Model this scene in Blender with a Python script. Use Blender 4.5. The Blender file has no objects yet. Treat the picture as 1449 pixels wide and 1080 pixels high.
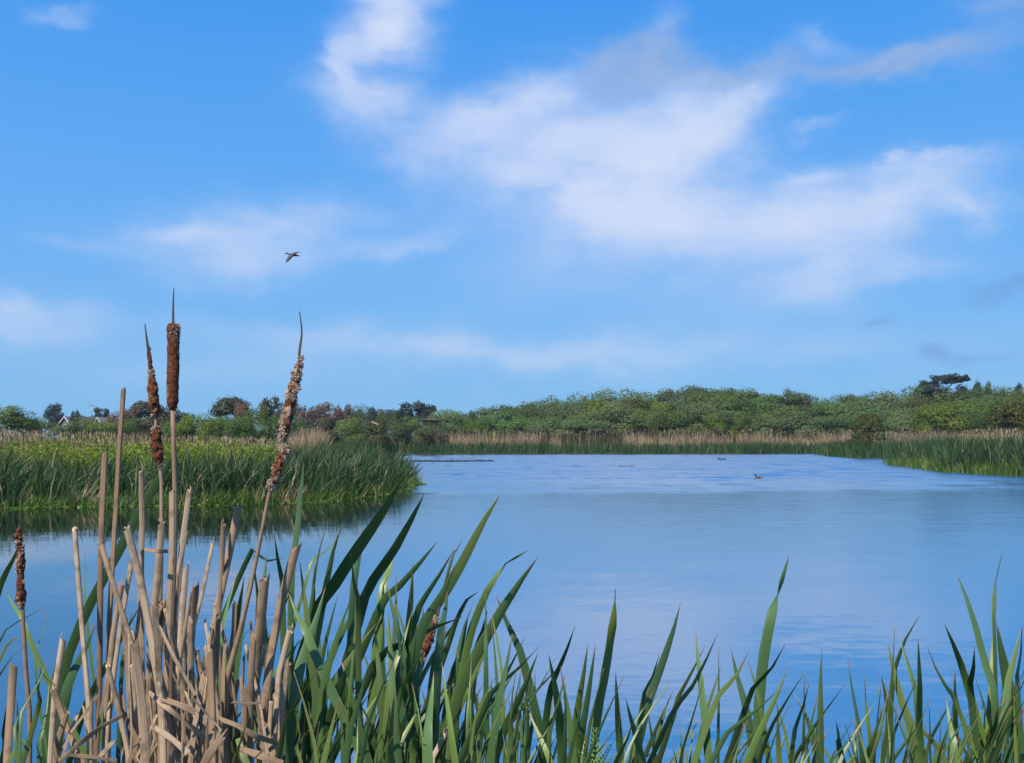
import bpy, bmesh, math, random
import numpy as np
from mathutils import Vector, Matrix
R = math.radians
rng = np.random.default_rng(11)
random.seed(5)
S = bpy.context.scene
COL = S.collection

# ------------------------------------------------------------------ camera
FPX, CX, CY, HZ, CAMZ = 1400.0, 724.5, 540.0, 620.0, 2.5
PITCH = math.atan((HZ - CY) / FPX)
cam_d = bpy.data.cameras.new('camera'); cam_d.sensor_width = 36; cam_d.lens = 36 * FPX / 1449
cam_d.clip_start = .05; cam_d.clip_end = 9000
cam = bpy.data.objects.new('camera', cam_d); COL.objects.link(cam)
cam.location = (0, 0, CAMZ); cam.rotation_euler = (R(90) + PITCH, 0, 0)
S.camera = cam
FW = np.array((0, math.cos(PITCH), math.sin(PITCH))); UP = np.array((0, -math.sin(PITCH), math.cos(PITCH)))
def ray(px, py):
    return FW + np.array((1., 0, 0)) * (px - CX) / FPX + UP * (CY - py) / FPX
def at(px, py, Y):
    r = ray(px, py); return np.array((0, 0, CAMZ)) + r * (Y / r[1])
def azel(px, py):
    r = ray(px, py); r = r / np.linalg.norm(r)
    return math.atan2(r[0], r[1]), math.asin(r[2])

# ------------------------------------------------------------------ objects
def tag(o, label=None, cat=None, group=None, kind=None):
    if label: o['label'] = label
    if cat: o['category'] = cat
    if group: o['group'] = group
    if kind: o['kind'] = kind
    return o
def empty(name, loc, label, cat, group=None):
    o = bpy.data.objects.new(name, None); COL.objects.link(o); o.location = loc
    o.empty_display_size = .2
    return tag(o, label, cat, group)
def mesh(name, v, f, mats, mi=None, uv=None, smooth=True):
    me = bpy.data.meshes.new(name)
    v = np.asarray(v, dtype=np.float32)
    if isinstance(f, np.ndarray):
        n, k = f.shape
        me.vertices.add(len(v)); me.vertices.foreach_set('co', v.ravel())
        me.loops.add(n * k); me.loops.foreach_set('vertex_index', f.astype(np.int32).ravel())
        me.polygons.add(n); me.polygons.foreach_set('loop_start', np.arange(0, n * k, k, dtype=np.int32))
        me.polygons.foreach_set('loop_total', np.full(n, k, dtype=np.int32))
        me.update(calc_edges=True)
    else:
        me.from_pydata(v.tolist(), [], f); me.update()
    for m in (mats if isinstance(mats, (list, tuple)) else [mats]): me.materials.append(m)
    if mi is not None: me.polygons.foreach_set('material_index', np.asarray(mi, dtype=np.int32))
    if smooth: me.polygons.foreach_set('use_smooth', np.ones(len(me.polygons), dtype=bool))
    if uv is not None:
        l = me.uv_layers.new(name='UVMap'); idx = np.zeros(len(me.loops), dtype=np.int32)
        me.loops.foreach_get('vertex_index', idx)
        l.data.foreach_set('uv', np.asarray(uv, dtype=np.float32)[idx].ravel())
    return me
def link(name, me, parent=None):
    o = bpy.data.objects.new(name, me); COL.objects.link(o)
    if parent is not None: o.parent = parent
    return o
class MB:                                   # collects shapes into one mesh
    def __init__(s): s.v = []; s.f = []; s.m = []; s.uv = []
    def add(s, v, f, m=0, uv=None):
        b = len(s.v); s.v += [tuple(map(float, p)) for p in v]
        s.f += [tuple(i + b for i in q) for q in f]; s.m += [m] * len(f)
        s.uv += list(uv) if uv is not None else [(0, 0)] * len(v)
    def box(s, c, d, m=0, rot=None):
        v = []
        for x in (-.5, .5):
            for y in (-.5, .5):
                for z in (-.5, .5):
                    p = Vector((x * d[0], y * d[1], z * d[2]))
                    if rot is not None: p = rot @ p
                    v.append((p.x + c[0], p.y + c[1], p.z + c[2]))
        s.add(v, [(0, 1, 3, 2), (4, 6, 7, 5), (0, 4, 5, 1), (2, 3, 7, 6), (0, 2, 6, 4), (1, 5, 7, 3)], m)
    def tube(s, P, rx, ry=None, n=8, m=0, yaw=0., jag=0., flat=None):
        v, f, uv = tube(P, rx, ry, n, yaw, jag); s.add(v, f, m, uv)
    def build(s, name, mats, parent=None, smooth=True):
        return link(name, mesh(name, s.v, s.f, mats, s.m, s.uv, smooth), parent)

def crom(P, n):                             # Catmull-Rom through P, n samples, even in length
    P = np.asarray(P, float)
    if len(P) == 2:
        t = np.linspace(0, 1, n)[:, None]; return P[0] * (1 - t) + P[1] * t
    Q = np.vstack([2 * P[0] - P[1], P, 2 * P[-1] - P[-2]]); out = []
    for i in range(1, len(Q) - 2):
        t = np.linspace(0, 1, 24, endpoint=False)[:, None]
        a, b, c, d = Q[i - 1], Q[i], Q[i + 1], Q[i + 2]
        out.append(.5 * (2 * b + (c - a) * t + (2 * a - 5 * b + 4 * c - d) * t**2 + (3 * b - a - 3 * c + d) * t**3))
    D = np.vstack(out + [P[-1:]])
    L = np.r_[0, np.cumsum(np.linalg.norm(np.diff(D, axis=0), axis=1))]
    s = np.linspace(0, L[-1], n)
    return np.stack([np.interp(s, L, D[:, k]) for k in range(3)], 1)
def nrm(a): return a / np.maximum(np.linalg.norm(a, axis=-1, keepdims=True), 1e-9)
def frames(P, yaw):                         # side and normal vectors; yaw in radians (array or number) turns them about the tangent
    T = nrm(np.gradient(P, axis=0)); ref = np.array((0., 1, 0))
    sd = nrm(np.cross(T, ref)); no = np.cross(sd, T)
    c, s_ = np.cos(yaw), np.sin(yaw)
    c = np.broadcast_to(c, (len(P),))[:, None]; s_ = np.broadcast_to(s_, (len(P),))[:, None]
    return T, sd * c + no * s_, no * c - sd * s_
def tube(P, rx, ry=None, n=8, yaw=0., jag=0., rnd=None):
    P = np.asarray(P, float); N = len(P)
    rx = np.broadcast_to(rx, (N,)).astype(float); ry = rx if ry is None else np.broadcast_to(ry, (N,)).astype(float)
    T, sd, no = frames(P, yaw)
    L = np.r_[0, np.cumsum(np.linalg.norm(np.diff(P, axis=0), axis=1))]
    v = []; uv = []
    for i in range(N):
        for k in range(n):
            a = 2 * math.pi * k / n
            p = P[i] + sd[i] * rx[i] * math.cos(a) + no[i] * ry[i] * math.sin(a)
            if i == 0 and jag: p = p + T[i] * jag * (math.cos(a + 1.) + .6 * random.uniform(-1, 1))
            v.append(p); uv.append((k / n, L[i]))
    f = [(i * n + k, i * n + (k + 1) % n, (i + 1) * n + (k + 1) % n, (i + 1) * n + k) for i in range(N - 1) for k in range(n)]
    f += [tuple(range(n - 1, -1, -1)), tuple((N - 1) * n + k for k in range(n))]
    return v, f, uv

# ------------------------------------------------------------------ materials
def nodes(name):
    m = bpy.data.materials.new(name); m.use_nodes = True; nt = m.node_tree; nt.nodes.clear()
    return m, nt
def N(nt, t, **k):
    n = nt.nodes.new(t)
    for a, b in k.items(): setattr(n, a, b)
    return n
def ramp(nt, fac, stops, interp='LINEAR'):
    r = N(nt, 'ShaderNodeValToRGB'); r.color_ramp.interpolation = interp
    e = r.color_ramp.elements
    while len(e) < len(stops): e.new(.5)
    for k, (p, c) in enumerate(stops):
        e[k].position = p; e[k].color = (*c, 1) if len(c) == 3 else c
    nt.links.new(fac, r.inputs[0]); return r.outputs[0]
def math_(nt, op, a, b=None, c=None, clamp=False):
    n = N(nt, 'ShaderNodeMath', operation=op); n.use_clamp = clamp
    for i, x in enumerate((a, b, c)):
        if x is None: continue
        if isinstance(x, (int, float)): n.inputs[i].default_value = x
        else: nt.links.new(x, n.inputs[i])
    return n.outputs[0]
def mixc(nt, fac, a, b, mode='MIX'):
    n = N(nt, 'ShaderNodeMix', data_type='RGBA', blend_type=mode)
    for s, x in ((n.inputs[0], fac), (n.inputs[6], a), (n.inputs[7], b)):
        if isinstance(x, (int, float)): s.default_value = x
        elif isinstance(x, tuple): s.default_value = (*x, 1)
        else: nt.links.new(x, s)
    return n.outputs[2]
def foliage(name, stops, rough=.55, trans=.25, objvar=.35, spec=.3, tcol=None):
    """leaf or blade material: colour varies per blade, brightness per plant"""
    m, nt = nodes(name)
    g = N(nt, 'ShaderNodeNewGeometry'); oi = N(nt, 'ShaderNodeObjectInfo')
    c = ramp(nt, g.outputs['Random Per Island'], stops)
    hs = N(nt, 'ShaderNodeHueSaturation'); nt.links.new(c, hs.inputs['Color'])
    nt.links.new(math_(nt, 'MULTIPLY_ADD', oi.outputs['Random'], objvar, 1 - objvar / 2), hs.inputs['Value'])
    r2 = math_(nt, 'FRACT', math_(nt, 'MULTIPLY', oi.outputs['Random'], 7.31))
    nt.links.new(math_(nt, 'MULTIPLY_ADD', r2, .04 if objvar else 0., .5 - (.024 if objvar else 0)), hs.inputs['Hue'])
    p = N(nt, 'ShaderNodeBsdfPrincipled'); p.inputs['Roughness'].default_value = rough
    p.inputs['Specular IOR Level'].default_value = spec
    t = N(nt, 'ShaderNodeBsdfTranslucent'); mx = N(nt, 'ShaderNodeMixShader'); mx.inputs[0].default_value = trans
    o = N(nt, 'ShaderNodeOutputMaterial')
    nt.links.new(hs.outputs[0], p.inputs['Base Color'])
    nt.links.new(mixc(nt, 1., hs.outputs[0], tcol or (1.2, 1.25, .6), 'MULTIPLY'), t.inputs[0])
    nt.links.new(p.outputs[0], mx.inputs[1]); nt.links.new(t.outputs[0], mx.inputs[2]); nt.links.new(mx.outputs[0], o.inputs[0])
    return m
def plain(name, col, rough=.7, noise=None, scale=6., spec=.3):
    m, nt = nodes(name); p = N(nt, 'ShaderNodeBsdfPrincipled'); o = N(nt, 'ShaderNodeOutputMaterial')
    p.inputs['Roughness'].default_value = rough; p.inputs['Specular IOR Level'].default_value = spec
    tc = N(nt, 'ShaderNodeTexCoord'); nz = N(nt, 'ShaderNodeTexNoise'); nz.inputs['Scale'].default_value = scale; nz.inputs['Detail'].default_value = 6
    nt.links.new(tc.outputs['Object'], nz.inputs['Vector'])
    b = noise or tuple(x * .7 for x in col)
    nt.links.new(ramp(nt, nz.outputs[0], [(.35, b), (.65, col)]), p.inputs['Base Color'])
    nt.links.new(p.outputs[0], o.inputs[0]); return m

def fresh_leaf():
    m, nt = nodes('cattail_leaf')
    g = N(nt, 'ShaderNodeNewGeometry'); uv = N(nt, 'ShaderNodeUVMap'); sp = N(nt, 'ShaderNodeSeparateXYZ')
    nt.links.new(uv.outputs[0], sp.inputs[0]); oi = N(nt, 'ShaderNodeObjectInfo')
    c = ramp(nt, oi.outputs['Random'], [(0, (.060, .122, .042)), (.45, (.088, .170, .060)), (.8, (.115, .205, .062)), (1, (.16, .24, .045))])
    # veins run along the leaf
    mp = N(nt, 'ShaderNodeCombineXYZ'); nt.links.new(math_(nt, 'MULTIPLY', sp.outputs[0], 26.), mp.inputs[0])
    nt.links.new(math_(nt, 'MULTIPLY', sp.outputs[1], 5.), mp.inputs[1]); nt.links.new(math_(nt, 'MULTIPLY', oi.outputs['Random'], 50.), mp.inputs[2])
    nz = N(nt, 'ShaderNodeTexNoise'); nz.inputs['Scale'].default_value = 1; nz.inputs['Detail'].default_value = 3; nt.links.new(mp.outputs[0], nz.inputs['Vector'])
    c = mixc(nt, 1., c, ramp(nt, nz.outputs[0], [(.3, (.78, .80, .78)), (.7, (1.15, 1.15, 1.1))]), 'MULTIPLY')
    # brown dry tip on most leaves, its length differs
    tl = math_(nt, 'MULTIPLY_ADD', math_(nt, 'FRACT', math_(nt, 'MULTIPLY', oi.outputs['Random'], 13.7)), .022, .003)
    e = math_(nt, 'DIVIDE', math_(nt, 'SUBTRACT', sp.outputs[1], tl), .012, clamp=True)
    c = mixc(nt, e, (.26, .13, .07), c)
    ag = math_(nt, 'FRACT', math_(nt, 'MULTIPLY', oi.outputs['Random'], 29.3)); ag = math_(nt, 'MULTIPLY', math_(nt, 'GREATER_THAN', ag, .6), math_(nt, 'SUBTRACT', 1., math_(nt, 'DIVIDE', sp.outputs[1], math_(nt, 'MULTIPLY_ADD', ag, .3, .02)), None, True))
    c = mixc(nt, math_(nt, 'MULTIPLY', ag, .55), c, (.24, .25, .05))      # some leaves yellow from the tip
    # a few brown flecks
    n2 = N(nt, 'ShaderNodeTexNoise'); n2.inputs['Scale'].default_value = 160; tc = N(nt, 'ShaderNodeTexCoord'); nt.links.new(tc.outputs['Object'], n2.inputs['Vector'])
    c = mixc(nt, math_(nt, 'MULTIPLY', math_(nt, 'GREATER_THAN', n2.outputs[0], .69), .7), c, (.22, .17, .07))
    p = N(nt, 'ShaderNodeBsdfPrincipled'); p.inputs['Roughness'].default_value = .40; p.inputs['Specular IOR Level'].default_value = .6
    t = N(nt, 'ShaderNodeBsdfTranslucent'); mx = N(nt, 'ShaderNodeMixShader'); mx.inputs[0].default_value = .12
    o = N(nt, 'ShaderNodeOutputMaterial')
    bp = N(nt, 'ShaderNodeBump'); bp.inputs['Strength'].default_value = .25; bp.inputs['Distance'].default_value = .001
    nt.links.new(nz.outputs[0], bp.inputs['Height']); nt.links.new(bp.outputs[0], p.inputs['Normal'])
    nt.links.new(c, p.inputs['Base Color']); nt.links.new(mixc(nt, 1., c, (1.5, 1.6, .6), 'MULTIPLY'), t.inputs[0])
    nt.links.new(p.outputs[0], mx.inputs[1]); nt.links.new(t.outputs[0], mx.inputs[2]); nt.links.new(mx.outputs[0], o.inputs[0])
    return m
def dead_stalk_mat():
    m, nt = nodes('dry_stalk')
    uv = N(nt, 'ShaderNodeUVMap'); sp = N(nt, 'ShaderNodeSeparateXYZ'); nt.links.new(uv.outputs[0], sp.inputs[0])
    oi = N(nt, 'ShaderNodeObjectInfo')
    base = ramp(nt, oi.outputs['Random'], [(0, (.28, .178, .108)), (.4, (.39, .268, .172)), (.75, (.49, .355, .238)), (1, (.58, .44, .30))])
    mp = N(nt, 'ShaderNodeCombineXYZ'); nt.links.new(math_(nt, 'MULTIPLY', sp.outputs[0], 22.), mp.inputs[0])
    nt.links.new(math_(nt, 'MULTIPLY', sp.outputs[1], 9.), mp.inputs[1]); nt.links.new(math_(nt, 'MULTIPLY', oi.outputs['Random'], 70.), mp.inputs[2])
    nz = N(nt, 'ShaderNodeTexNoise'); nz.inputs['Scale'].default_value = 1; nz.inputs['Detail'].default_value = 5; nz.inputs['Roughness'].default_value = .65
    nt.links.new(mp.outputs[0], nz.inputs['Vector'])
    c = mixc(nt, 1., base, ramp(nt, nz.outputs[0], [(.3, (.62, .58, .55)), (.52, (1, 1, 1)), (.72, (1.25, 1.25, 1.25))]), 'MULTIPLY')
    n2 = N(nt, 'ShaderNodeTexNoise'); n2.inputs['Scale'].default_value = 45; n2.inputs['Detail'].default_value = 5
    tc = N(nt, 'ShaderNodeTexCoord'); nt.links.new(tc.outputs['Object'], n2.inputs['Vector'])
    c = mixc(nt, ramp(nt, n2.outputs[0], [(.52, (0, 0, 0)), (.66, (.6, .6, .6))]), c, (.13, .09, .068))
    p = N(nt, 'ShaderNodeBsdfPrincipled'); p.inputs['Roughness'].default_value = .7; p.inputs['Specular IOR Level'].default_value = .25
    bp = N(nt, 'ShaderNodeBump'); bp.inputs['Strength'].default_value = .5; bp.inputs['Distance'].default_value = .0015
    nt.links.new(nz.outputs[0], bp.inputs['Height']); nt.links.new(bp.outputs[0], p.inputs['Normal'])
    o = N(nt, 'ShaderNodeOutputMaterial'); nt.links.new(c, p.inputs['Base Color']); nt.links.new(p.outputs[0], o.inputs[0])
    return m
def seed_mat(lo=.60, sc=55):
    m, nt = nodes('seed_brown'); tc = N(nt, 'ShaderNodeTexCoord')
    nz = N(nt, 'ShaderNodeTexNoise'); nz.inputs['Scale'].default_value = 420; nz.inputs['Detail'].default_value = 4
    n2 = N(nt, 'ShaderNodeTexNoise'); n2.inputs['Scale'].default_value = sc; n2.inputs['Detail'].default_value = 5
    mp = N(nt, 'ShaderNodeMapping'); mp.inputs['Scale'].default_value = (1, 1, .5); nt.links.new(tc.outputs['Object'], mp.inputs[0])
    for n in (nz, n2): nt.links.new(mp.outputs[0], n.inputs['Vector'])
    c = ramp(nt, nz.outputs[0], [(.3, (.070, .022, .012)), (.55, (.155, .055, .030)), (.75, (.28, .125, .075))])
    c = mixc(nt, ramp(nt, n2.outputs[0], [(lo, (0, 0, 0)), (lo + .08, (.85, .85, .85))]), c, (.42, .29, .20))
    p = N(nt, 'ShaderNodeBsdfPrincipled'); p.inputs['Roughness'].default_value = .95; p.inputs['Specular IOR Level'].default_value = .1
    bp = N(nt, 'ShaderNodeBump'); bp.inputs['Strength'].default_value = .8; bp.inputs['Distance'].default_value = .002
    nt.links.new(nz.outputs[0], bp.inputs['Height']); nt.links.new(bp.outputs[0], p.inputs['Normal'])
    o = N(nt, 'ShaderNodeOutputMaterial'); nt.links.new(c, p.inputs['Base Color']); nt.links.new(p.outputs[0], o.inputs[0]); return m

LEAF = fresh_leaf(); DEAD = dead_stalk_mat(); SEED = seed_mat(.62, 150); SEED2 = seed_mat(.49, 120)
FLUFF = foliage('seed_fluff', [(0, (.32, .20, .13)), (.5, (.52, .39, .28)), (1, (.70, .59, .47))], .9, .15, 0, .1, (1, 1, 1))
THIN = plain('dry_tip', (.13, .09, .065), .8, (.06, .045, .035), 60)
REED = foliage('reed_green', [(0, (.018, .044, .016)), (.4, (.030, .070, .022)), (.75, (.046, .098, .028)), (.94, (.085, .16, .032)), (.965, (.30, .25, .14)), (1, (.36, .30, .18))], .5, .2, 0, .35)
REEDFAR = foliage('reed_far', [(0, (.022, .055, .018)), (.5, (.036, .085, .022)), (.95, (.060, .12, .026)), (.99, (.26, .20, .12)), (1, (.3, .24, .14))], .6, .2, 0, .25)
GRASS = foliage('shore_grass', [(0, (.05, .115, .02)), (.6, (.085, .165, .025)), (.9, (.14, .21, .035)), (.93, (.36, .30, .17)), (1, (.42, .36, .22))], .6, .25, 0, .25)
YELLOW = foliage('marsh_yellow', [(0, (.10, .16, .014)), (.5, (.18, .245, .018)), (1, (.26, .31, .028))], .6, .3, 0, .25)
BROWNST = foliage('dead_stems', [(0, (.17, .115, .062)), (.35, (.31, .215, .125)), (.7, (.45, .33, .205)), (1, (.54, .42, .28))], .8, .15, 0, .15, (1, .95, .8))
BRUSH = foliage('brush', [(0, (.045, .045, .018)), (.4, (.075, .062, .026)), (.7, (.095, .070, .035)), (.85, (.06, .085, .022)), (1, (.15, .10, .055))], .8, .2, 0, .15)
MIXED = foliage('marsh_mixed', [(0, (.045, .075, .018)), (.35, (.08, .115, .025)), (.55, (.13, .13, .04)), (.7, (.20, .145, .08)), (.9, (.27, .20, .12)), (1, (.36, .28, .18))], .7, .25, 0, .2)
BARK = plain('bark', (.10, .075, .055), .9, (.05, .04, .03), 5)
WIL = foliage('willow_leaf', [(0, (.078, .128, .030)), (.5, (.105, .168, .038)), (1, (.14, .208, .052))], .7, .42, .7, .3)
WILB = foliage('bright_leaf', [(0, (.075, .12, .012)), (.5, (.108, .162, .016)), (1, (.155, .205, .026))], .6, .33, .3, .3)
WILG = foliage('grey_leaf', [(0, (.095, .138, .052)), (.5, (.125, .175, .066)), (1, (.165, .215, .090))], .7, .4, .6, .3)
OLIVE = foliage('olive_leaf', [(0, (.045, .060, .012)), (.5, (.080, .095, .014)), (1, (.13, .14, .018))], .6, .25, .2, .25)
DARKL = foliage('cypress_leaf', [(0, (.016, .024, .017)), (.6, (.026, .038, .025)), (1, (.042, .056, .032))], .6, .08, .3, .2)
DULL = foliage('dull_leaf', [(0, (.050, .056, .028)), (.6, (.070, .078, .036)), (1, (.10, .105, .048))], .6, .12, .3, .2)
RUSSET = foliage('russet_twig', [(0, (.115, .066, .046)), (.5, (.165, .092, .062)), (.8, (.20, .122, .080)), (1, (.12, .125, .06))], .8, .1, .3, .15, (1, .9, .8))

# ------------------------------------------------------------------ terrain and water
LAKE = np.array([(-60, 4), (-30, 3.6), (-10, 3.1), (-3, 3.35), (0, 3.0), (4, 3.3), (10, 3), (40, 3.5), (75, 6), (85, 30), (62, 54), (40, 62.5), (33.8, 65), (32.7, 68.8),
    (32.9, 76), (35.6, 88), (38, 101), (45, 112), (46.5, 118), (43, 125), (44, 136), (47.5, 152), (48.5, 158), (36, 154.5), (20, 152.5), (8, 153), (-5, 151.5), (-24, 156), (-22, 140), (-15, 110),
    (-10, 75), (-6.8, 60), (-5.7, 53), (-5.8, 48), (-6.7, 42), (-8.8, 38.2), (-10.8, 37.6), (-12.9, 37), (-15.5, 36.6), (-18.5, 35.7), (-26, 34), (-40, 28), (-60, 18)], float)
def sdist(x, y):                            # metres from the shoreline, positive on land
    x = np.asarray(x, float); y = np.asarray(y, float); d = np.full(x.shape, 1e9); ins = np.zeros(x.shape, bool)
    A = LAKE; B = np.roll(LAKE, -1, 0)
    for (ax, ay), (bx, by) in zip(A, B):
        ex, ey = bx - ax, by - ay; t = np.clip(((x - ax) * ex + (y - ay) * ey) / (ex * ex + ey * ey), 0, 1)
        d = np.minimum(d, np.hypot(x - ax - t * ex, y - ay - t * ey))
        c = ((ay > y) != (by > y)); ins ^= c & (x < (bx - ax) * (y - ay) / ((by - ay) if by != ay else 1e-9) + ax)
    return np.where(ins, -d, d)
def ss(a): a = np.clip(a, 0, 1); return a * a * (3 - 2 * a)
def gz(x, y):
    x = np.asarray(x, float); y = np.asarray(y, float)
    d = sdist(x, y)
    far = .28 * ss(d / 1.5) + .85 * ss((d - 6) / 30) + 1.3 * ss((d - 60) / 150) + 1.6 * ss((x - 30) / 120) * ss((y - 160) / 60)
    near = .92 * ss(d / 2.3)
    w = ss((y - 8) / 12)
    und = -.95 * ss(-d / 4) - .02
    bump = .05 * np.sin(x * .7 + 1.3 * np.sin(y * .31)) * np.sin(y * .53) * ss(d / 4)
    return np.where(d > 0, far * w + near * (1 - w) + bump, und)
def gz1(x, y): return float(gz(np.array([x]), np.array([y]))[0])

def axis(parts): return np.unique(np.concatenate([np.arange(a, b, s) for a, b, s in parts] + [np.array([parts[-1][1]])]))
gx = axis([(-4000, -400, 400), (-400, -100, 12), (-100, -30, 2.5), (-30, 8, .8), (8, 80, 1.4), (80, 140, 4), (140, 400, 12), (400, 4001, 400)])
gy = axis([(-400, -20, 40), (-20, -2, 3), (-2, 6, .35), (6, 30, 3), (30, 80, 1.0), (80, 165, 1.4), (165, 420, 8), (420, 6001, 400)])
X, Y = np.meshgrid(gx, gy); Z = gz(X.ravel(), Y.ravel())
nx, ny = len(gx), len(gy)
q = (np.arange(ny - 1)[:, None] * nx + np.arange(nx - 1)[None]).ravel()
def ground_mat():
    m, nt = nodes('marsh_ground'); tc = N(nt, 'ShaderNodeTexCoord')
    a = N(nt, 'ShaderNodeTexNoise'); a.inputs['Scale'].default_value = .35; a.inputs['Detail'].default_value = 8
    b = N(nt, 'ShaderNodeTexNoise'); b.inputs['Scale'].default_value = 9; b.inputs['Detail'].default_value = 6
    for n in (a, b): nt.links.new(tc.outputs['Object'], n.inputs['Vector'])
    c = ramp(nt, a.outputs[0], [(.35, (.035, .03, .016)), (.5, (.028, .040, .013)), (.65, (.036, .052, .015))])
    c = mixc(nt, 1., c, ramp(nt, b.outputs[0], [(.3, (.6, .6, .6)), (.7, (1.2, 1.2, 1.1))]), 'MULTIPLY')
    p = N(nt, 'ShaderNodeBsdfPrincipled'); p.inputs['Roughness'].default_value = .95
    bp = N(nt, 'ShaderNodeBump'); bp.inputs['Strength'].default_value = .6; bp.inputs['Distance'].default_value = .05
    nt.links.new(b.outputs[0], bp.inputs['Height']); nt.links.new(bp.outputs[0], p.inputs['Normal'])
    o = N(nt, 'ShaderNodeOutputMaterial'); nt.links.new(c, p.inputs['Base Color']); nt.links.new(p.outputs[0], o.inputs[0]); return m
g = link('ground', mesh('ground', np.stack([X.ravel(), Y.ravel(), Z], 1), np.stack([q, q + 1, q + nx + 1, q + nx], 1), ground_mat()))
tag(g, 'marshy ground around the lake under the reeds', 'ground', kind='structure')

def water_mat():
    m, nt = nodes('lake_water'); tc = N(nt, 'ShaderNodeTexCoord'); sp = N(nt, 'ShaderNodeSeparateXYZ'); nt.links.new(tc.outputs['Object'], sp.inputs[0])
    def nz(sx, sy, det, off=0., rough=.55):
        mp = N(nt, 'ShaderNodeMapping'); mp.inputs['Scale'].default_value = (sx, sy, 1); mp.inputs['Location'].default_value = (off, off * .7, 0)
        n = N(nt, 'ShaderNodeTexNoise'); n.noise_dimensions = '2D'; n.inputs['Scale'].default_value = 1; n.inputs['Detail'].default_value = det; n.inputs['Roughness'].default_value = rough
        nt.links.new(tc.outputs['Object'], mp.inputs[0]); nt.links.new(mp.outputs[0], n.inputs['Vector']); return n
    patch = nz(.05, .09, 3, 9)
    yy = math_(nt, 'MULTIPLY_ADD', math_(nt, 'SUBTRACT', patch.outputs[0], .5), 22., sp.outputs[1])
    def sm(a, b, x):
        n = N(nt, 'ShaderNodeMapRange', interpolation_type='SMOOTHSTEP'); n.inputs[1].default_value = a; n.inputs[2].default_value = b
        nt.links.new(x, n.inputs[0]); return n.outputs[0]
    far = sm(43, 66, yy)                                 # wind ripples on the open far water
    near = math_(nt, 'SUBTRACT', 1., sm(6, 27, yy))      # light ripples close to the near bank
    cove = math_(nt, 'SUBTRACT', 1., sm(-6, -1, sp.outputs[0]))   # sheltered by the reeds; also masks the painted dark reflection
    streak = nz(.10, .55, 3, 33)
    st = ramp(nt, streak.outputs[0], [(.38, (.35, .35, .35)), (.62, (1, 1, 1))])
    amp = math_(nt, 'ADD', math_(nt, 'MULTIPLY', far, .10), math_(nt, 'MULTIPLY', near, .024))
    amp = math_(nt, 'ADD', math_(nt, 'MULTIPLY', amp, st), .012)
    amp = math_(nt, 'MULTIPLY', amp, math_(nt, 'MULTIPLY_ADD', cove, -.55, 1.))
    n1 = nz(2.2, 6.5, 4, 3, .6); n2 = nz(.5, 1.6, 2, 21)
    s1 = N(nt, 'ShaderNodeSeparateColor'); s2 = N(nt, 'ShaderNodeSeparateColor')
    nt.links.new(n1.outputs['Color'], s1.inputs[0]); nt.links.new(n2.outputs['Color'], s2.inputs[0])
    def slope(k, w):
        a = math_(nt, 'SUBTRACT', s1.outputs[k], .5); b = math_(nt, 'SUBTRACT', s2.outputs[k], .5)
        return math_(nt, 'MULTIPLY', math_(nt, 'MULTIPLY', math_(nt, 'MULTIPLY_ADD', b, .7, a), w), amp)
    cb = N(nt, 'ShaderNodeCombineXYZ'); cb.inputs[2].default_value = 1
    nt.links.new(slope(0, 1.6), cb.inputs[0])
    nt.links.new(math_(nt, 'MULTIPLY_ADD', math_(nt, 'MULTIPLY', far, st), -.16, slope(1, 3.2)), cb.inputs[1])
    n3 = nz(.45, .17, 4, 57, .6)                          # gusts: darker and lighter streaks on the far water
    gust = math_(nt, 'MULTIPLY', math_(nt, 'MULTIPLY', math_(nt, 'SUBTRACT', n3.outputs[0], .5), far), -.38)
    nt.links.new(math_(nt, 'ADD', gust, cb.inputs[1].links[0].from_socket), cb.inputs[1])
    nt.links.new(math_(nt, 'MULTIPLY_ADD', near, -.04, cb.inputs[1].links[0].from_socket), cb.inputs[1])
    nn = N(nt, 'ShaderNodeVectorMath', operation='NORMALIZE'); nt.links.new(cb.outputs[0], nn.inputs[0])
    lw = N(nt, 'ShaderNodeLayerWeight'); lw.inputs['Blend'].default_value = .5
    fac = math_(nt, 'MULTIPLY_ADD', lw.outputs['Facing'], 1.42, -.49, True)
    body = N(nt, 'ShaderNodeBsdfDiffuse'); nt.links.new(mixc(nt, cove, (.006, .132, .30), (.010, .024, .018)), body.inputs[0])  # body colour goes dark green in the cove, painting in the reeds' reflection
    gl = N(nt, 'ShaderNodeBsdfGlossy'); gl.distribution = 'MULTI_GGX'; nt.links.new(nn.outputs[0], gl.inputs['Normal'])
    rg = math_(nt, 'MULTIPLY_ADD', far, .08, math_(nt, 'MULTIPLY_ADD', cove, -.11, .16))
    rg = math_(nt, 'MULTIPLY_ADD', near, -.03, rg); nt.links.new(rg, gl.inputs['Roughness'])
    mx = N(nt, 'ShaderNodeMixShader'); nt.links.new(fac, mx.inputs[0]); nt.links.new(body.outputs[0], mx.inputs[1]); nt.links.new(gl.outputs[0], mx.inputs[2])
    o = N(nt, 'ShaderNodeOutputMaterial'); nt.links.new(mx.outputs[0], o.inputs[0]); return m
wv = [(x, y, 0) for x, y in ((-90, -1), (110, -1), (110, 170), (-90, 170))]
w = link('water', mesh('water', wv, [(0, 1, 2, 3)], water_mat())); tag(w, 'calm blue lake with wind ripples on its far side', 'water', kind='structure')

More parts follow.
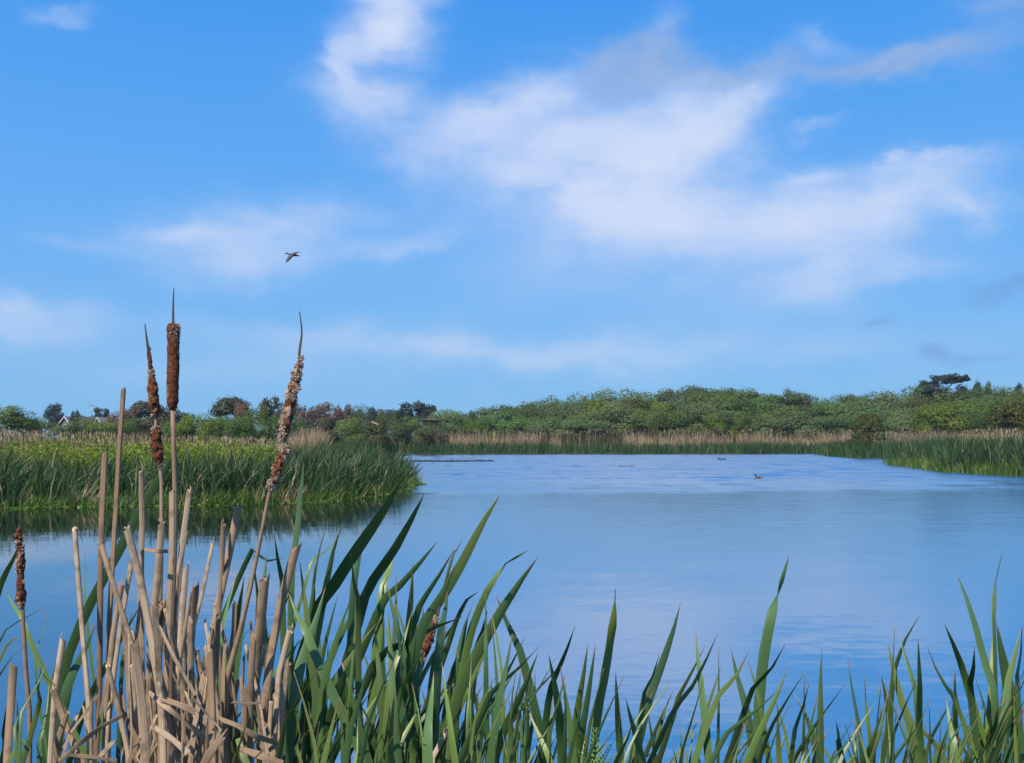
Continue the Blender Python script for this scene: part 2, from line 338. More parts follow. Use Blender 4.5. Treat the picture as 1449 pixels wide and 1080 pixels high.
# ------------------------------------------------------------------ reed beds (nobody could count them)
def blades(P, L, lean, W, ns=3, curve=1., spread=None):
    """P (n,3) roots, L length, lean (n,2) how far the tip is carried over (fraction of L), W width"""
    n = len(P); t = np.linspace(0, 1, ns + 1)
    a = rng.uniform(0, math.pi, n); sd = np.stack([np.cos(a), np.sin(a) * .6, np.zeros(n)], 1)
    lm = np.hypot(lean[:, 0], lean[:, 1])
    pts = np.zeros((n, ns + 1, 3)); pw = 1 + curve
    for k, tk in enumerate(t):
        pts[:, k, :2] = P[:, :2] + lean * (L * tk**pw)[:, None]
        pts[:, k, 2] = P[:, 2] + L * tk * (1 - .42 * lm * lm * tk)
    prof = np.where(t < .55, 1., np.maximum(1 - ((t - .55) / .45)**1.6, .06))
    v = np.stack([pts - sd[:, None] * (W[:, None] * prof / 2)[..., None], pts + sd[:, None] * (W[:, None] * prof / 2)[..., None]], 2)
    v = v.reshape(-1, 3); b = (np.arange(n) * (ns + 1) * 2)[:, None] + (np.arange(ns) * 2)[None]; b = b.ravel()
    return v, np.stack([b, b + 1, b + 3, b + 2], 1)
def cards(P, size, flat=.5, out=None):
    n = len(P); no = nrm(rng.normal(size=(n, 3)) + np.array((0, 0, flat))) if out is None else nrm(out + rng.normal(0, .42, (n, 3))); r = nrm(rng.normal(size=(n, 3)))
    u = nrm(np.cross(no, r)); w = np.cross(no, u); s = size[:, None] if np.ndim(size) else size
    v = np.stack([P - u * s * .5, P - w * s * .32, P + u * s * .55, P + w * s * .32], 1).reshape(-1, 3)
    return v, np.arange(4 * n).reshape(n, 4)
def sample(n, xr, yr, cond):
    out = np.zeros((0, 2))
    while len(out) < n:
        x = rng.uniform(*xr, n * 2); y = rng.uniform(*yr, n * 2); k = cond(x, y, sdist(x, y))
        out = np.vstack([out, np.stack([x[k], y[k]], 1)])
    out = out[:n]; return np.column_stack([out, gz(out[:, 0], out[:, 1])])
def lownoise(x, y, s, seed):
    r = np.random.default_rng(seed); z = 0
    for k in range(6):
        a = r.uniform(0, 6.28); f = s * r.uniform(.6, 1.8); z = z + np.sin((x * math.cos(a) + y * math.sin(a)) * f + r.uniform(0, 6.28))
    return z / 6
def stuff(name, parts, mat, label, cat):
    V = []; F = []; b = 0
    for v, f in parts: V.append(v); F.append(f + b); b += len(v)
    o = link(name, mesh(name, np.vstack(V), np.vstack(F), mat, smooth=False)); tag(o, label, cat, kind='stuff'); return o
def bed(n, xr, yr, cond, h, wd, wind=.28, jit=.22, ns=3, hv=.35, seed=1, clump=1.2, tuft=13, tr=.16):
    T = sample(max(8, n // tuft), xr, yr, cond); nt_ = len(T); k = rng.integers(0, nt_, n); off = rng.normal(0, 1, (n, 2))
    x = T[k, 0] + off[:, 0] * tr; y = T[k, 1] + off[:, 1] * tr; P = np.column_stack([x, y, gz(x, y)])
    th = rng.uniform(.72, 1.08, nt_) * (1 + hv * lownoise(T[:, 0], T[:, 1], clump, seed)); tl = rng.normal(0, jit * .6, (nt_, 2))
    L = h * th[k] * rng.uniform(.62, 1.06, n)
    lean = np.stack([wind + .2 * lownoise(x, y, clump * 1.7, seed + 1), np.full(n, -.05)], 1) + tl[k] + off * .13 + rng.normal(0, jit * .7, (n, 2))
    P[:, 2] = np.maximum(P[:, 2], -.25) - .05
    return blades(P, L, lean, rng.uniform(.6, 1.3, n) * wd, ns, 1.2)

LB = lambda d0, d1: (lambda x, y, d: (d + .45 * lownoise(x, y, 1.3, 88) > d0 + .1) & (d < d1))
stuff('reed_bed', [bed(10500, (-34, -3), (33, 78), LB(-.5, 3.2), 1.75, .05, .22, .3, seed=3, ns=4),
                   bed(9000, (-34, -3), (35, 82), LB(3.0, 10), 1.82, .05, .22, .28, seed=3, ns=3)], REED, 'dark green wind-swept reed bed on the left bank of the lake', 'reed bed')
stuff('shore_grass', [bed(260, (-20, -5), (34, 46), LB(-.4, .5), 1.0, .03, .1, .35, 3, seed=91, tuft=26, tr=.2)], BROWNST, 'pale dead tufts at the waterline of the left reed bed', 'dead grass')
stuff('shore_grass', [bed(6500, (-34, -3.6), (33, 60), LB(-.75, .3), .72, .034, .25, .4, 2, seed=9)], GRASS, 'bright low grass at the waterline under the left reed bed', 'grass')
def yel(x, y, d): return (d > 6.5) & (d < 17) & (x < -9.5 + .0 * y) & (lownoise(x, y, .35, 77) > .04)
P = sample(12000, (-48, -8), (40, 66), yel); P[:, 2] += rng.uniform(.9, 1.0, len(P)) * (1.75 + .5 * lownoise(P[:, 0], P[:, 1], .8, 5)) * rng.uniform(.55, 1.15, len(P))
stuff('marsh_plants', [cards(P, rng.uniform(.09, .19, len(P)), 1.2), bed(3500, (-48, -8), (40, 66), yel, 2.1, .03, .1, .3, 3, seed=4)], YELLOW, 'bright yellow-green marsh plants behind the left reed bed', 'marsh plants')
stuff('cattail_thicket', [bed(2200, (-24, -5), (54, 110), lambda x, y, d: (d > 2.) & (d < 13), 2.0, .04, .04, .2, 2, .4, 15, 1.2, 6, .5), bed(7000, (-75, -8), (52, 84), lambda x, y, d: (d > 9) & (d < 40) & (y > 52), 1.75, .04, .05, .16, 3, seed=5),
                          bed(9000, (-110, -14), (78, 150), lambda x, y, d: (d > 9), 2.0, .06, .05, .16, 3, seed=6)], MIXED, 'brown and green cattail thicket between the left reeds and the bushes', 'cattail thicket')
def headstuff(n, xr, yr, cond, h, s):
    P = sample(n, xr, yr, cond); st = P.copy(); L = h * rng.uniform(.8, 1.12, n)
    v1, f1 = blades(st, L, rng.normal(0, .07, (n, 2)), np.full(n, s * .38), 2)
    Q = P.copy(); Q[:, 2] += L * .86
    v2, f2 = blades(Q, np.full(n, .26), rng.normal(0, .07, (n, 2)), np.full(n, s), 2)
    return [(v1, f1), (v2, f2)]
stuff('dead_cattails', headstuff(1900, (-80, -6), (48, 100), lambda x, y, d: (d > 7) & (d < 40) & (lownoise(x, y, .25, 8) > -.2), 2.15, .06),
      BROWNST, 'tan dead cattail stems standing above the left marsh', 'dead cattails')
FB = lambda d0, d1: (lambda x, y, d: (d > d0) & (d < d1) & (x > -30))
stuff('reed_bed', [bed(12000, (-30, 56), (112, 168), lambda x, y, d: (d > -.4) & (d < 6) & ((y > 140) | (x < 0)), 2.0, .075, .08, .2, 3, .3, 21, .5, 8, .5)], REEDFAR, 'strip of green reeds along the far shore below the treeline', 'reed bed')
stuff('dead_cattails', [bed(9000, (-34, 60), (118, 178), lambda x, y, d: (d > 5) & (d < 10) & ((y > 140) | (x < 0)) & (lownoise(x, y, .22, 31) + .35 * lownoise(x, y, 1.1, 32) > -.42), 3.45, .08, .0, .09, 2, .3, 33, .6)]
      + headstuff(900, (-34, 60), (118, 180), lambda x, y, d: (d > 5) & (d < 13) & ((y > 140) | (x < 0)), 3.7, .10), BROWNST, 'pale tan dead cattail stems behind the green reeds of the far shore', 'dead cattails')
stuff('brown_brush', [bed(14000, (-60, 100), (125, 205), lambda x, y, d: (d > 9) & (d < 38) & ((y > 150) | (x < 0)), 3.2, .10, .0, .22, 3, .3, 41, .25, 6, .7)], BRUSH, 'dull brown brush between the far cattails and the trees', 'brush')
stuff('reed_bed', [bed(9500, (29, 62), (56, 100), LB(-.5, 5), 2.8, .055, .02, .2, 4, .3, 51, .5, 13, .22),
                   bed(5000, (29, 75), (58, 112), LB(4, 13), 2.6, .06, .02, .18, 3, .3, 52, .5, 13, .25)], REED, 'green reed bed on the point at the right edge of the lake', 'reed bed')
stuff('shore_grass', [bed(5200, (30, 62), (56, 95), LB(-.9, .6), 1.25, .05, .0, .3, 2, seed=53)], GRASS, 'bright grass at the waterline of the right point', 'grass')
stuff('reed_bed', [bed(7000, (36, 80), (100, 158), lambda x, y, d: (d > -.4) & (d < 7) & (y > 104), 2.0, .075, .04, .18, 3, .3, 55, .5, 8, .4)], REEDFAR, 'green reed bed on the low point just beyond the right one', 'reed bed')
stuff('dead_cattails', [bed(5200, (36, 100), (84, 150), lambda x, y, d: (d > 8) & (d < 20) & (lownoise(x, y, .2, 61) > -.45), 3.15, .06, .0, .1, 2, .3, 62, .5)]
      + headstuff(700, (33, 100), (74, 150), lambda x, y, d: (d > 6) & (d < 22), 3.1, .085), BROWNST, 'tan dead cattails standing behind the right reed beds', 'dead cattails')
stuff('marsh_grass', [bed(9000, (44, 130), (86, 200), lambda x, y, d: (d > 12) & (d < 60), 2.7, .09, .0, .2, 3, .3, 71, .25, 7, .6)], MIXED, 'mixed olive marsh grass in front of the right trees', 'marsh grass')
P = sample(1500, (-12, -1.8), (104, 110), lambda x, y, d: (d < -.3) & (np.abs(y - 107 - .1 * x) < .9 * (1 - ((x + 7) / 5.4)**2)))
P[:, 2] = rng.uniform(.004, .07, len(P))
stuff('floating_weed', [cards(P, rng.uniform(.15, .4, len(P)), 3.)], plain('dark_weed', (.045, .055, .03), .8), 'long dark mat of floating weed off the left reed bed', 'floating weed')
P = sample(2600, (-30, -3.6), (33, 54), LB(-1.1, -.1)); P[:, 2] = rng.uniform(.004, .05, len(P))
stuff('floating_weed', [cards(P, rng.uniform(.08, .22, len(P)), 3.)], GRASS, 'yellow-green floating weed fringing the left reed bed', 'floating weed')

# ------------------------------------------------------------------ trees
def limb_tube(mb, a, b, r0, r1, bend=.06, m=0):
    a = np.array(a, float); b = np.array(b, float); mid = (a + b) / 2 + np.array([random.uniform(-bend, bend) for _ in range(3)])
    P = crom([a, mid, b], 7); mb.tube(P, np.linspace(r0, r1, 7), n=6, m=m)
def crown_proto(kind, mat, seed):
    global rng
    keep = rng; rng = np.random.default_rng(seed); random.seed(seed)
    lob = []; n = 2600; cs = .045
    if kind == 'dome':            # leafy down to the ground, feathery top
        for _ in range(22):
            a = rng.uniform(0, 6.28); z = rng.uniform(.14, .86); rm = .40 * math.sqrt(max(.02, 1 - ((z - .40) / .52)**2)); r = rm * rng.uniform(.45, 1.)
            lob.append((r * math.cos(a), r * math.sin(a), z, rng.uniform(.13, .23)))
        n = 7000; cs = .036
    elif kind == 'tall':          # looser, ragged top with sky between
        for _ in range(40):
            a = rng.uniform(0, 6.28); z = rng.uniform(.14, .97); r = rng.uniform(.05, .47) * (1.05 - .55 * z)
            lob.append((r * math.cos(a), r * math.sin(a), z, rng.uniform(.06, .15)))
        cs = .033; n = 6200
    elif kind == 'round':         # dense round crown on a short trunk
        for _ in range(24):
            d = nrm(rng.normal(size=3)); r = rng.uniform(.5, 1.)
            lob.append((.38 * d[0] * r, .38 * d[1] * r, .58 + .30 * d[2] * r, rng.uniform(.10, .17)))
        n = 5200; cs = .034
    elif kind == 'flat':          # wind-shaped cypress: flat plates carried out to one side
        for _ in range(64):
            t = rng.uniform(0, 1); x = -.42 + .92 * t; th = .10 * (1 - abs(t - .45) * 1.1)
            lob.append((x, rng.uniform(-.22, .22), .80 + .17 * min(1, t * 2.2) - .12 * max(0, .35 - t) + rng.uniform(-th, th) * .8, rng.uniform(.06, .10)))
        for _ in range(5): lob.append((rng.uniform(.24, .42), rng.uniform(-.1, .1), .70 + rng.uniform(-.03, .03), .05))
        n = 7000; cs = .032
    elif kind == 'umbrella':
        for _ in range(20):
            t = rng.uniform(-1, 1); lob.append((.42 * t, rng.uniform(-.25, .25), .84 - .34 * t * t - .12 * t + rng.uniform(-.16, .03), rng.uniform(.07, .12)))
        n = 3200; cs = .034
    elif kind == 'scrub':         # bare twiggy shrub
        for _ in range(34):
            a = rng.uniform(0, 6.28); r = .42 * math.sqrt(rng.uniform(0, 1)); lob.append((r * math.cos(a), r * math.sin(a), rng.uniform(.25, .92) * (1 - .8 * r * r), rng.uniform(.08, .16)))
        n = 5200; cs = .028
    lob = np.array(lob); w = lob[:, 3]**1.7; k = rng.choice(len(lob), n, p=w / w.sum())
    d = nrm(rng.normal(size=(n, 3))); d[:, 2] = np.where(d[:, 2] < -.3, d[:, 2] * .5, d[:, 2])
    rr = rng.uniform(.5, 1, n)**.5 * rng.choice([1., 1.25], n, p=[.86, .14])
    C = lob[k, :3] + d * (lob[k, 3] * rr)[:, None] * np.array((1, 1, .55 if kind == 'flat' else .95))
    kp = C[:, 2] > .02; C = C[kp]; d = d[kp]; n = len(C)
    if kind == 'scrub' or mat is DULL or kind in ('round', 'umbrella'): cs *= 1.4
    ow = nrm((C - np.array((0, 0, .3))) * np.array((1, 1, .9)))
    parts = [cards(C, rng.uniform(.6, 1.3, n) * cs, .35, nrm(d + .7 * ow + np.array((0, 0, .25))))]; NR = [np.repeat(nrm(d * .8 + ow * .8 + rng.normal(0, .16, (n, 3))), 4, 0)]
    if kind in ('dome', 'tall', 'scrub'):       # upright shoots
        m = 90 if kind == 'dome' else 120
        j = rng.choice(len(lob), m); S0 = lob[j, :3] + nrm(rng.normal(size=(m, 3)) + np.array((0, 0, .8))) * lob[j, 3:4] * .8
        for t in (0, .35, .7, 1.):
            parts.append(cards(S0 + np.array((0, 0, 1.)) * (.10 * t) + rng.normal(0, .008, (m, 3)), np.full(m, cs * (.62 - .36 * t)), .1)); NR.append(np.repeat(nrm(S0 - np.array((0, 0, .2))), 4, 0))
    V = np.vstack([p[0] for p in parts]); F = []; b = 0
    for v, f in parts: F.append(f + b); b += len(v)
    c0 = np.percentile(V[:, 2], 99.7); V[:, 2] *= .97 / c0; V[:, 0] *= .5 / np.percentile(np.abs(V[:, 0]), 98.5); V[:, 1] *= .5 / np.percentile(np.abs(V[:, 1]), 98.5)
    me = mesh('crown', V, np.vstack(F), mat)
    me.normals_split_custom_set_from_vertices(np.vstack(NR).tolist())
    tb = MB()
    if kind == 'flat':
        limb_tube(tb, (.05, 0, 0), (.10, 0, .62), .035, .026)
        for e in ((-.28, 0, .78), (-.05, .06, .84), (.16, -.05, .86), (.34, .03, .86), (.30, 0, .70)): limb_tube(tb, (.10, 0, .60), e, .018, .006, .03)
    else:
        limb_tube(tb, (0, 0, -.02), (random.uniform(-.04, .04), 0, .42), .034 if kind != 'scrub' else .02, .02, .02)
        for e in lob[rng.choice(len(lob), 9 if kind != 'scrub' else 16, replace=False)]: limb_tube(tb, (0, 0, .2 + .2 * random.random()), e[:3], .014, .004)
    tm = mesh('trunk', tb.v, tb.f, BARK)
    rng = keep
    return me, tm
PROTO = {}
for nm, kd, mt, sd in (('willow', 'dome', WIL, 1), ('willow2', 'dome', WIL, 2), ('willow3', 'dome', WILG, 3), ('bright', 'dome', WILB, 4), ('bright2', 'dome', WILB, 14), ('olive', 'dome', OLIVE, 5),
                       ('tall', 'tall', WIL, 6), ('tall2', 'tall', WILG, 7), ('tall3', 'tall', WIL, 8), ('dark', 'round', DARKL, 9), ('dull', 'round', DULL, 10), ('dulldome', 'dome', DULL, 15),
                       ('cypress', 'flat', DARKL, 11), ('umbrella', 'umbrella', DARKL, 12), ('scrub', 'scrub', RUSSET, 13), ('scrub2', 'scrub', RUSSET, 16)):
    PROTO[nm] = crown_proto(kd, mt, sd)
TREES = []
def tree(px, pt, wpx, dist, proto, name, label, cat, group=None, rz=None):
    top = at(px, pt, dist); z0 = gz1(top[0], dist); h = (top[2] - z0) / .97; wm = wpx / FPX * dist * 1.04
    e = empty(name, (top[0], dist, z0 - .05), label, cat, group)
    e.rotation_euler.z = random.uniform(0, 6.28) if rz is None else rz
    e.scale = (wm, wm, h)
    for nm, me in zip(('crown', 'trunk'), PROTO[proto]): link(nm, me, e)
    return e
random.seed(21)
G1 = 'bushes and trees beyond the left marsh'
for a in [
  (8, 573, 66, 118, 'bright', 'bush', 'green bush at the left edge of the photo', 'bush'),
  (34, 582, 46, 128, 'willow2', 'bush', 'rounded green bush just left of the dark round tree', 'bush'),
  (62, 590, 44, 150, 'willow3', 'bush', 'low pale green bush under the dark round tree', 'bush'),
  (78, 571.5, 29, 300, 'dark', 'cypress_tree', 'dark round-crowned tree rising left of the grey gabled house', 'tree'),
  (108, 581, 14, 255, 'dark', 'conifer_tree', 'small dark conifer just right of the grey gabled house', 'tree'),
  (122, 588, 46, 160, 'bright2', 'bush', 'light green domed bush in front of the grey gabled house', 'bush'),
  (142, 577, 22, 290, 'umbrella', 'cypress_tree', 'dark slanting umbrella-shaped tree beside the street lamp', 'tree'),
  (170, 580, 36, 180, 'scrub', 'shrub', 'brownish bare shrub behind the tallest cut stalk', 'shrub'),
  (188, 575, 30, 188, 'scrub2', 'shrub', 'russet shrub left of the double seed head', 'shrub'),
  (208, 567, 44, 200, 'dulldome', 'shrub_tree', 'dull olive shrub tree behind the double seed head', 'tree'),
  (236, 573, 34, 205, 'dull', 'shrub_tree', 'dark dull tree behind the tallest seed head', 'tree'),
  (258, 583, 22, 230, 'dull', 'shrub_tree', 'small dark tree between the tallest seed head and the bright dome bush', 'tree'),
  (276, 584, 50, 112, 'bright', 'bush', 'bright green dome-shaped bush right of the tallest seed head', 'bush'),
  (298, 592, 34, 98, 'bright2', 'bush', 'low bright bush before the dull dome tree', 'bush'),
  (326, 561, 52, 170, 'dulldome', 'shrub_tree', 'large dull dome-shaped tree left of the bent seed head', 'tree'),
  (346, 567, 26, 168, 'scrub', 'shrub', 'russet shrub on the right flank of the dull dome tree', 'shrub'),
  (362, 574, 56, 120, 'bright2', 'bush', 'big leafy green bush just left of the bent seed head', 'bush'),
  (340, 589, 40, 105, 'willow', 'bush', 'low mid green bush under the dull dome tree', 'bush'),
  (384, 562, 34, 200, 'dull', 'shrub_tree', 'dark dull tree immediately left of the bent seed head', 'tree'),
  (412, 569, 30, 190, 'scrub2', 'shrub', 'russet shrub immediately right of the bent seed head', 'shrub'),
  (432, 572, 30, 185, 'scrub', 'shrub', 'second russet shrub right of the bent seed head', 'shrub'),
  (450, 572, 26, 196, 'scrub2', 'shrub', 'third russet shrub right of the bent seed head', 'shrub'),
  (469, 568, 34, 185, 'scrub', 'shrub', 'tallest russet shrub in the russet row right of the bent seed head', 'shrub'),
  (490, 571, 32, 190, 'scrub2', 'shrub', 'russet shrub at the right end of the russet row', 'shrub'),
  (511, 573, 38, 205, 'willow3', 'shrub_tree', 'grey-green tree next to the right end of the russet row', 'tree'),
  (527, 576, 15, 300, 'dark', 'cypress_tree', 'tiny dark round tree left of the far hazy woods', 'tree'),
  (542, 585, 26, 170, 'olive', 'bush', 'yellowish round bush below the far hazy woods', 'bush'),
  (560, 580, 14, 220, 'olive', 'bush', 'small yellowish bush touching the pole beside the ragged dark tree', 'bush'),
  (588, 569, 46, 240, 'dark', 'cypress_tree', 'dark ragged dome-shaped cypress right of the utility pole', 'tree'),
  (604, 571, 24, 238, 'umbrella', 'cypress_tree', 'dark ragged boughs leaning right from the dark cypress dome', 'tree'),
  (584, 589, 40, 172, 'willow2', 'bush', 'green bush below the dark ragged cypress', 'bush'),
  (638, 579, 58, 205, 'willow', 'bush', 'broad green bush right of the bird hide', 'bush'),
  (612, 597, 46, 158, 'willow3', 'bush', 'low grey-green bush in front of the bird hide', 'bush'),
  (614, 588, 34, 200, 'willow3', 'bush', 'small green bush behind the bird hide', 'bush'),
  (669, 580, 16, 190, 'tall', 'bush', 'narrow upright bush at the dip in the skyline', 'bush'),
  (672, 592, 34, 172, 'bright', 'bush', 'dark leafy bush standing forward below the dip in the skyline', 'bush'),
  (543, 579, 26, 520, 'dull', 'woodland_tree', 'far hazy tree at the left of the distant woods', 'tree'),
  (556, 580, 26, 530, 'dull', 'woodland_tree', 'far hazy tree at the right of the distant woods', 'tree'),
  (986, 545, 46, 232, 'tall2', 'willow_tree', 'tallest loose grey-green tree midway along the right thicket', 'tree'),
  (1118, 549, 26, 236, 'tall', 'willow_tree', 'small loose treetop standing up in the dip left of the cypress', 'tree'),
  (1137, 556, 20, 234, 'scrub', 'shrub_tree', 'small dark reddish treetop in the dip left of the cypress', 'tree'),
  (98, 596, 44, 140, 'willow3', 'bush', 'low pale bush hiding the foot of the gabled house', 'bush'),
  (152, 595.5, 50, 140, 'willow', 'bush', 'low bush hiding the wall of the house by the street lamp', 'bush'),
  (186, 591, 54, 150, 'willow2', 'bush', 'low green bush below the russet shrubs left of the double seed head', 'bush'),
  (222, 588, 50, 150, 'dulldome', 'bush', 'low dull bush directly behind the neck of the double seed head', 'bush'),
  (252, 594, 46, 130, 'willow2', 'bush', 'low green bush at the foot of the tallest seed head', 'bush'),
  (312, 588, 44, 140, 'willow', 'bush', 'low green bush at the left foot of the dull dome tree', 'bush'),
  (398, 585, 50, 130, 'willow2', 'bush', 'green bush directly behind the bent seed head', 'bush'),
  (424, 591, 44, 150, 'willow2', 'bush', 'low green bush below the left end of the russet row', 'bush'),
  (456, 590, 46, 150, 'dulldome', 'bush', 'low dull bush below the middle of the russet row', 'bush'),
  (496, 590, 50, 150, 'willow2', 'bush', 'low green bush below the right end of the russet row', 'bush'),
  (530, 594, 40, 155, 'olive', 'bush', 'low olive bush behind the pale leaning board', 'bush'),
  (562, 592, 40, 160, 'willow3', 'bush', 'low pale bush at the foot of the pole beside the ragged dark cypress', 'bush'),
  (1328, 530, 62, 236, 'cypress', 'cypress_tree', 'dark flat-topped wind-shaped cypress above the right trees', 'tree', None, 0.),
  (1362, 545, 34, 262, 'dark', 'cypress_tree', 'dark round tree just right of the flat-topped cypress', 'tree'),
  (1382, 541, 22, 262, 'dark', 'cypress_tree', 'second dark round tree right of the flat-topped cypress', 'tree'),
  (1398, 541, 13, 270, 'dark', 'cypress_tree', 'small dark treetop third right of the flat-topped cypress', 'tree'),
  (1441, 543, 20, 270, 'dark', 'cypress_tree', 'dark treetop at the right edge beyond the green trees', 'tree'),
]:
    px = a[0]
    tree(px, a[1], a[2], a[3], a[4], a[5], a[6], a[7], G1 if px < 680 else 'trees on the right skyline', *(a[9:10]))
# the long thicket on the right: three rows, each tree its own
sky = np.array([(655, 588), (700, 574), (740, 569), (790, 563), (845, 554), (880, 552), (920, 552), (950, 551), (985, 547), (1010, 551), (1050, 545), (1075, 547), (1100, 556), (1125, 551), (1150, 557), (1180, 558), (1215, 553), (1250, 557), (1275, 549), (1300, 540), (1340, 549), (1385, 551), (1415, 543), (1450, 546), (1560, 545)], float)
ORD = ['first', 'second', 'third', 'fourth', 'fifth', 'sixth', 'seventh', 'eighth', 'ninth', 'tenth', 'eleventh', 'twelfth', 'thirteenth', 'fourteenth', 'fifteenth', 'sixteenth', 'seventeenth', 'eighteenth', 'nineteenth', 'twentieth']
def row(x0, x1, step, dist, drop, wpx, kinds, phrase, where, nm, cat):
    xs = []; x = x0
    while x < x1: xs.append(x); x += step * random.uniform(.8, 1.25)
    L = [x for x in xs if x < 1000]; 
    for x in xs:
        p = np.interp(x, sky[:, 0], sky[:, 1]) + drop * random.uniform(.6, 1.4) + random.choice([-4., -2., 0, 1., 2.5, 3.5])
        if x < 1328:
            if x < 781:
                k = len([q for q in xs if x < q < 781]); lm = 'left of the tall utility pole'
            elif x < 1050:
                k = len([q for q in xs if 781 < q < x]); lm = 'right of the tall utility pole'
            else:
                k = len([q for q in xs if x < q < 1328]); lm = 'left of the flat-topped cypress'
        else:
            k = len([q for q in xs if 1328 < q < x]); lm = 'right of the flat-topped cypress'
        kd = random.choice(kinds)
        col = {'w': 'green', 'g': 'grey-green', 'b': 'bright green', 'o': 'olive'}['g' if kd in ('willow3', 'tall2') else 'b' if kd.startswith('bright') else 'o' if kd == 'olive' else 'w']
        tree(x, p, wpx * random.uniform(.85, 1.25), dist * random.uniform(.97, 1.03), kd, nm, f'{col} {phrase} in the {where}, {ORD[min(k, 19)]} {lm}', cat, f'{phrase}s in the {where} of the thicket')
row(660, 1540, 28, 238, 0, 66, ['tall', 'tall2', 'tall3', 'willow', 'willow3', 'bright2'], 'ragged tree', 'back row', 'willow_tree', 'tree')
row(672, 1530, 35, 213, 13, 76, ['willow', 'willow2', 'willow3', 'bright', 'tall3', 'olive'], 'leafy willow', 'middle row', 'willow_tree', 'tree')
row(700, 1520, 43, 190, 27, 74, ['willow', 'willow2', 'willow3', 'bright', 'willow3'], 'low willow', 'front row', 'willow_bush', 'bush')
for a in [(935, 584, 26, 176, 'olive', 'bush', 'yellow-green bush low in front of the thicket', 'bush'),
          (1012, 584, 34, 180, 'bright', 'bush', 'bright leafy bush with pale leaf clusters in front of the thicket', 'bush'),
          (1046, 588, 28, 176, 'bright2', 'bush', 'small bright bush right of the bush with pale clusters', 'bush'),
          (1230, 584, 46, 132, 'olive', 'bush', 'dark olive bush standing alone behind the low right point', 'bush'),
          (1428, 566, 66, 128, 'olive', 'bush', 'big dark olive bush behind the right point at the edge', 'bush'),
          (1330, 572, 70, 150, 'bright', 'bush', 'large fresh green bush below the flat-topped cypress', 'bush'),
          (1275, 578, 50, 156, 'willow3', 'bush', 'pale green bush left below the flat-topped cypress', 'bush'),
          (1378, 580, 46, 152, 'willow', 'bush', 'mid green bush left of the big dark olive bush', 'bush')]:
    tree(*a, 'bushes in front of the right thicket')

# ------------------------------------------------------------------ houses, poles, hide
ROOF = plain('grey_shingle', (.13, .125, .13), .85, (.09, .085, .09), 3); WALLM = plain('shaded_brown_siding', (.20, .17, .15), .8, (.16, .14, .12), 2); WHITE = plain('white_trim', (.8, .8, .78), .6, (.72, .72, .7), 3)  # siding brown darkened so the gable's shade sits in its colour
GLASS = plain('window_glass', (.05, .06, .07), .1, (.03, .04, .05), 2, .6); WOOD = plain('weathered_wood', (.16, .12, .09), .85, (.09, .07, .05), 8); GREYW = plain('pole_wood', (.15, .13, .11), .85, (.10, .085, .07), 3)
def house(px, pa, dist, wid, length, rot, label):
    a = at(px, pa, dist); z0 = gz1(a[0], dist); H = a[2] - z0; rise = wid / 2 * .72; hw = H - rise
    e = empty('house', (a[0], dist, z0 - .1), label, 'house', 'houses beyond the left marsh'); e.rotation_euler.z = rot
    hw += .1; H += .1
    m = MB(); w2, l = wid / 2, length
    m.add([(-w2, 0, 0), (w2, 0, 0), (w2, l, 0), (-w2, l, 0), (-w2, 0, hw), (w2, 0, hw), (w2, l, hw), (-w2, l, hw), (0, 0, H - .12), (0, l, H - .12)],
          [(0, 1, 5, 8, 4), (2, 3, 7, 9, 6), (0, 4, 7, 3), (1, 2, 6, 5)])
    m.build('wall', WALLM, e, False)
    r = MB(); ang = math.atan2(rise, w2)
    for s in (-1, 1):
        L = math.hypot(w2 + .5, rise + .36); c = (s * (w2 + .5) / 2, l / 2, H - (rise + .36) / 2 + .02)
        r.box(c, (L, l + .9, .12), 0, Matrix.Rotation(s * ang, 3, 'Y'))
    r.build('roof', ROOF, e, False)
    for s in (-1, 1):
        t = MB(); L = math.hypot(w2 + .5, rise + .36); t.box((s * (w2 + .5) / 2, -.49, H - (rise + .36) / 2 - .06), (L, .06, .22), 0, Matrix.Rotation(s * ang, 3, 'Y')); t.build('bargeboard', WHITE, e, False)
    f = MB()
    for dx, dz, sx, sz in ((-.6, 0, .1, 1.3), (.6, 0, .1, 1.3), (0, .65, 1.3, .1), (0, -.65, 1.3, .1)): f.box((dx, -.04, hw - .5 + dz), (sx, .07, sz))
    w_ = f.build('window', WHITE, e, False); p = MB(); p.box((0, -.015, hw - .5), (1.1, .03, 1.2)); p.build('pane', GLASS, w_, False)
house(93, 589.5, 262, 6.2, 10, -.62, 'grey-roofed house with white gable boards between the dark round tree and conifer')
house(140, 591, 262, 6., 11, -.75, 'grey-roofed house half hidden right of the street lamp')
def pole(px, pt, dist, arm, label, arms=(0.,), rot=.15):
    a = at(px, pt, dist); z0 = gz1(a[0], dist); H = a[2] - z0
    e = empty('utility_pole', (a[0], dist, z0 - .1), label, 'utility pole', 'utility poles on the skyline'); e.rotation_euler.z = rot
    m = MB(); m.tube(crom([(0, 0, H + .1), (0, 0, H / 2), (0, 0, 0)], 6), np.linspace(.13, .2, 6), n=8); m.build('pole', GREYW, e)
    for k in arms:
        c = MB(); c.box((0, -.19, H - .25 - k), (arm, .13, .17)); ca = c.build('crossarm', GREYW, e, False)
        for x in (-.46, -.2, .2, .46):
            i = MB(); i.tube([(x * arm, -.19, H - .02 - k), (x * arm, -.19, H - .1 - k), (x * arm, -.19, H - .17 - k)], np.array([.04, .07, .05]), n=8); i.build('insulator', GREYW, ca)
pole(568, 571, 250, 1.7, 'utility pole with a crossarm left of the dark ragged cypress')
pole(780.5, 558.5, 262, 1.7, 'tall utility pole with a crossarm above the thicket')
pole(786.5, 564, 300, 1.7, 'shorter utility pole just right of the tall one')
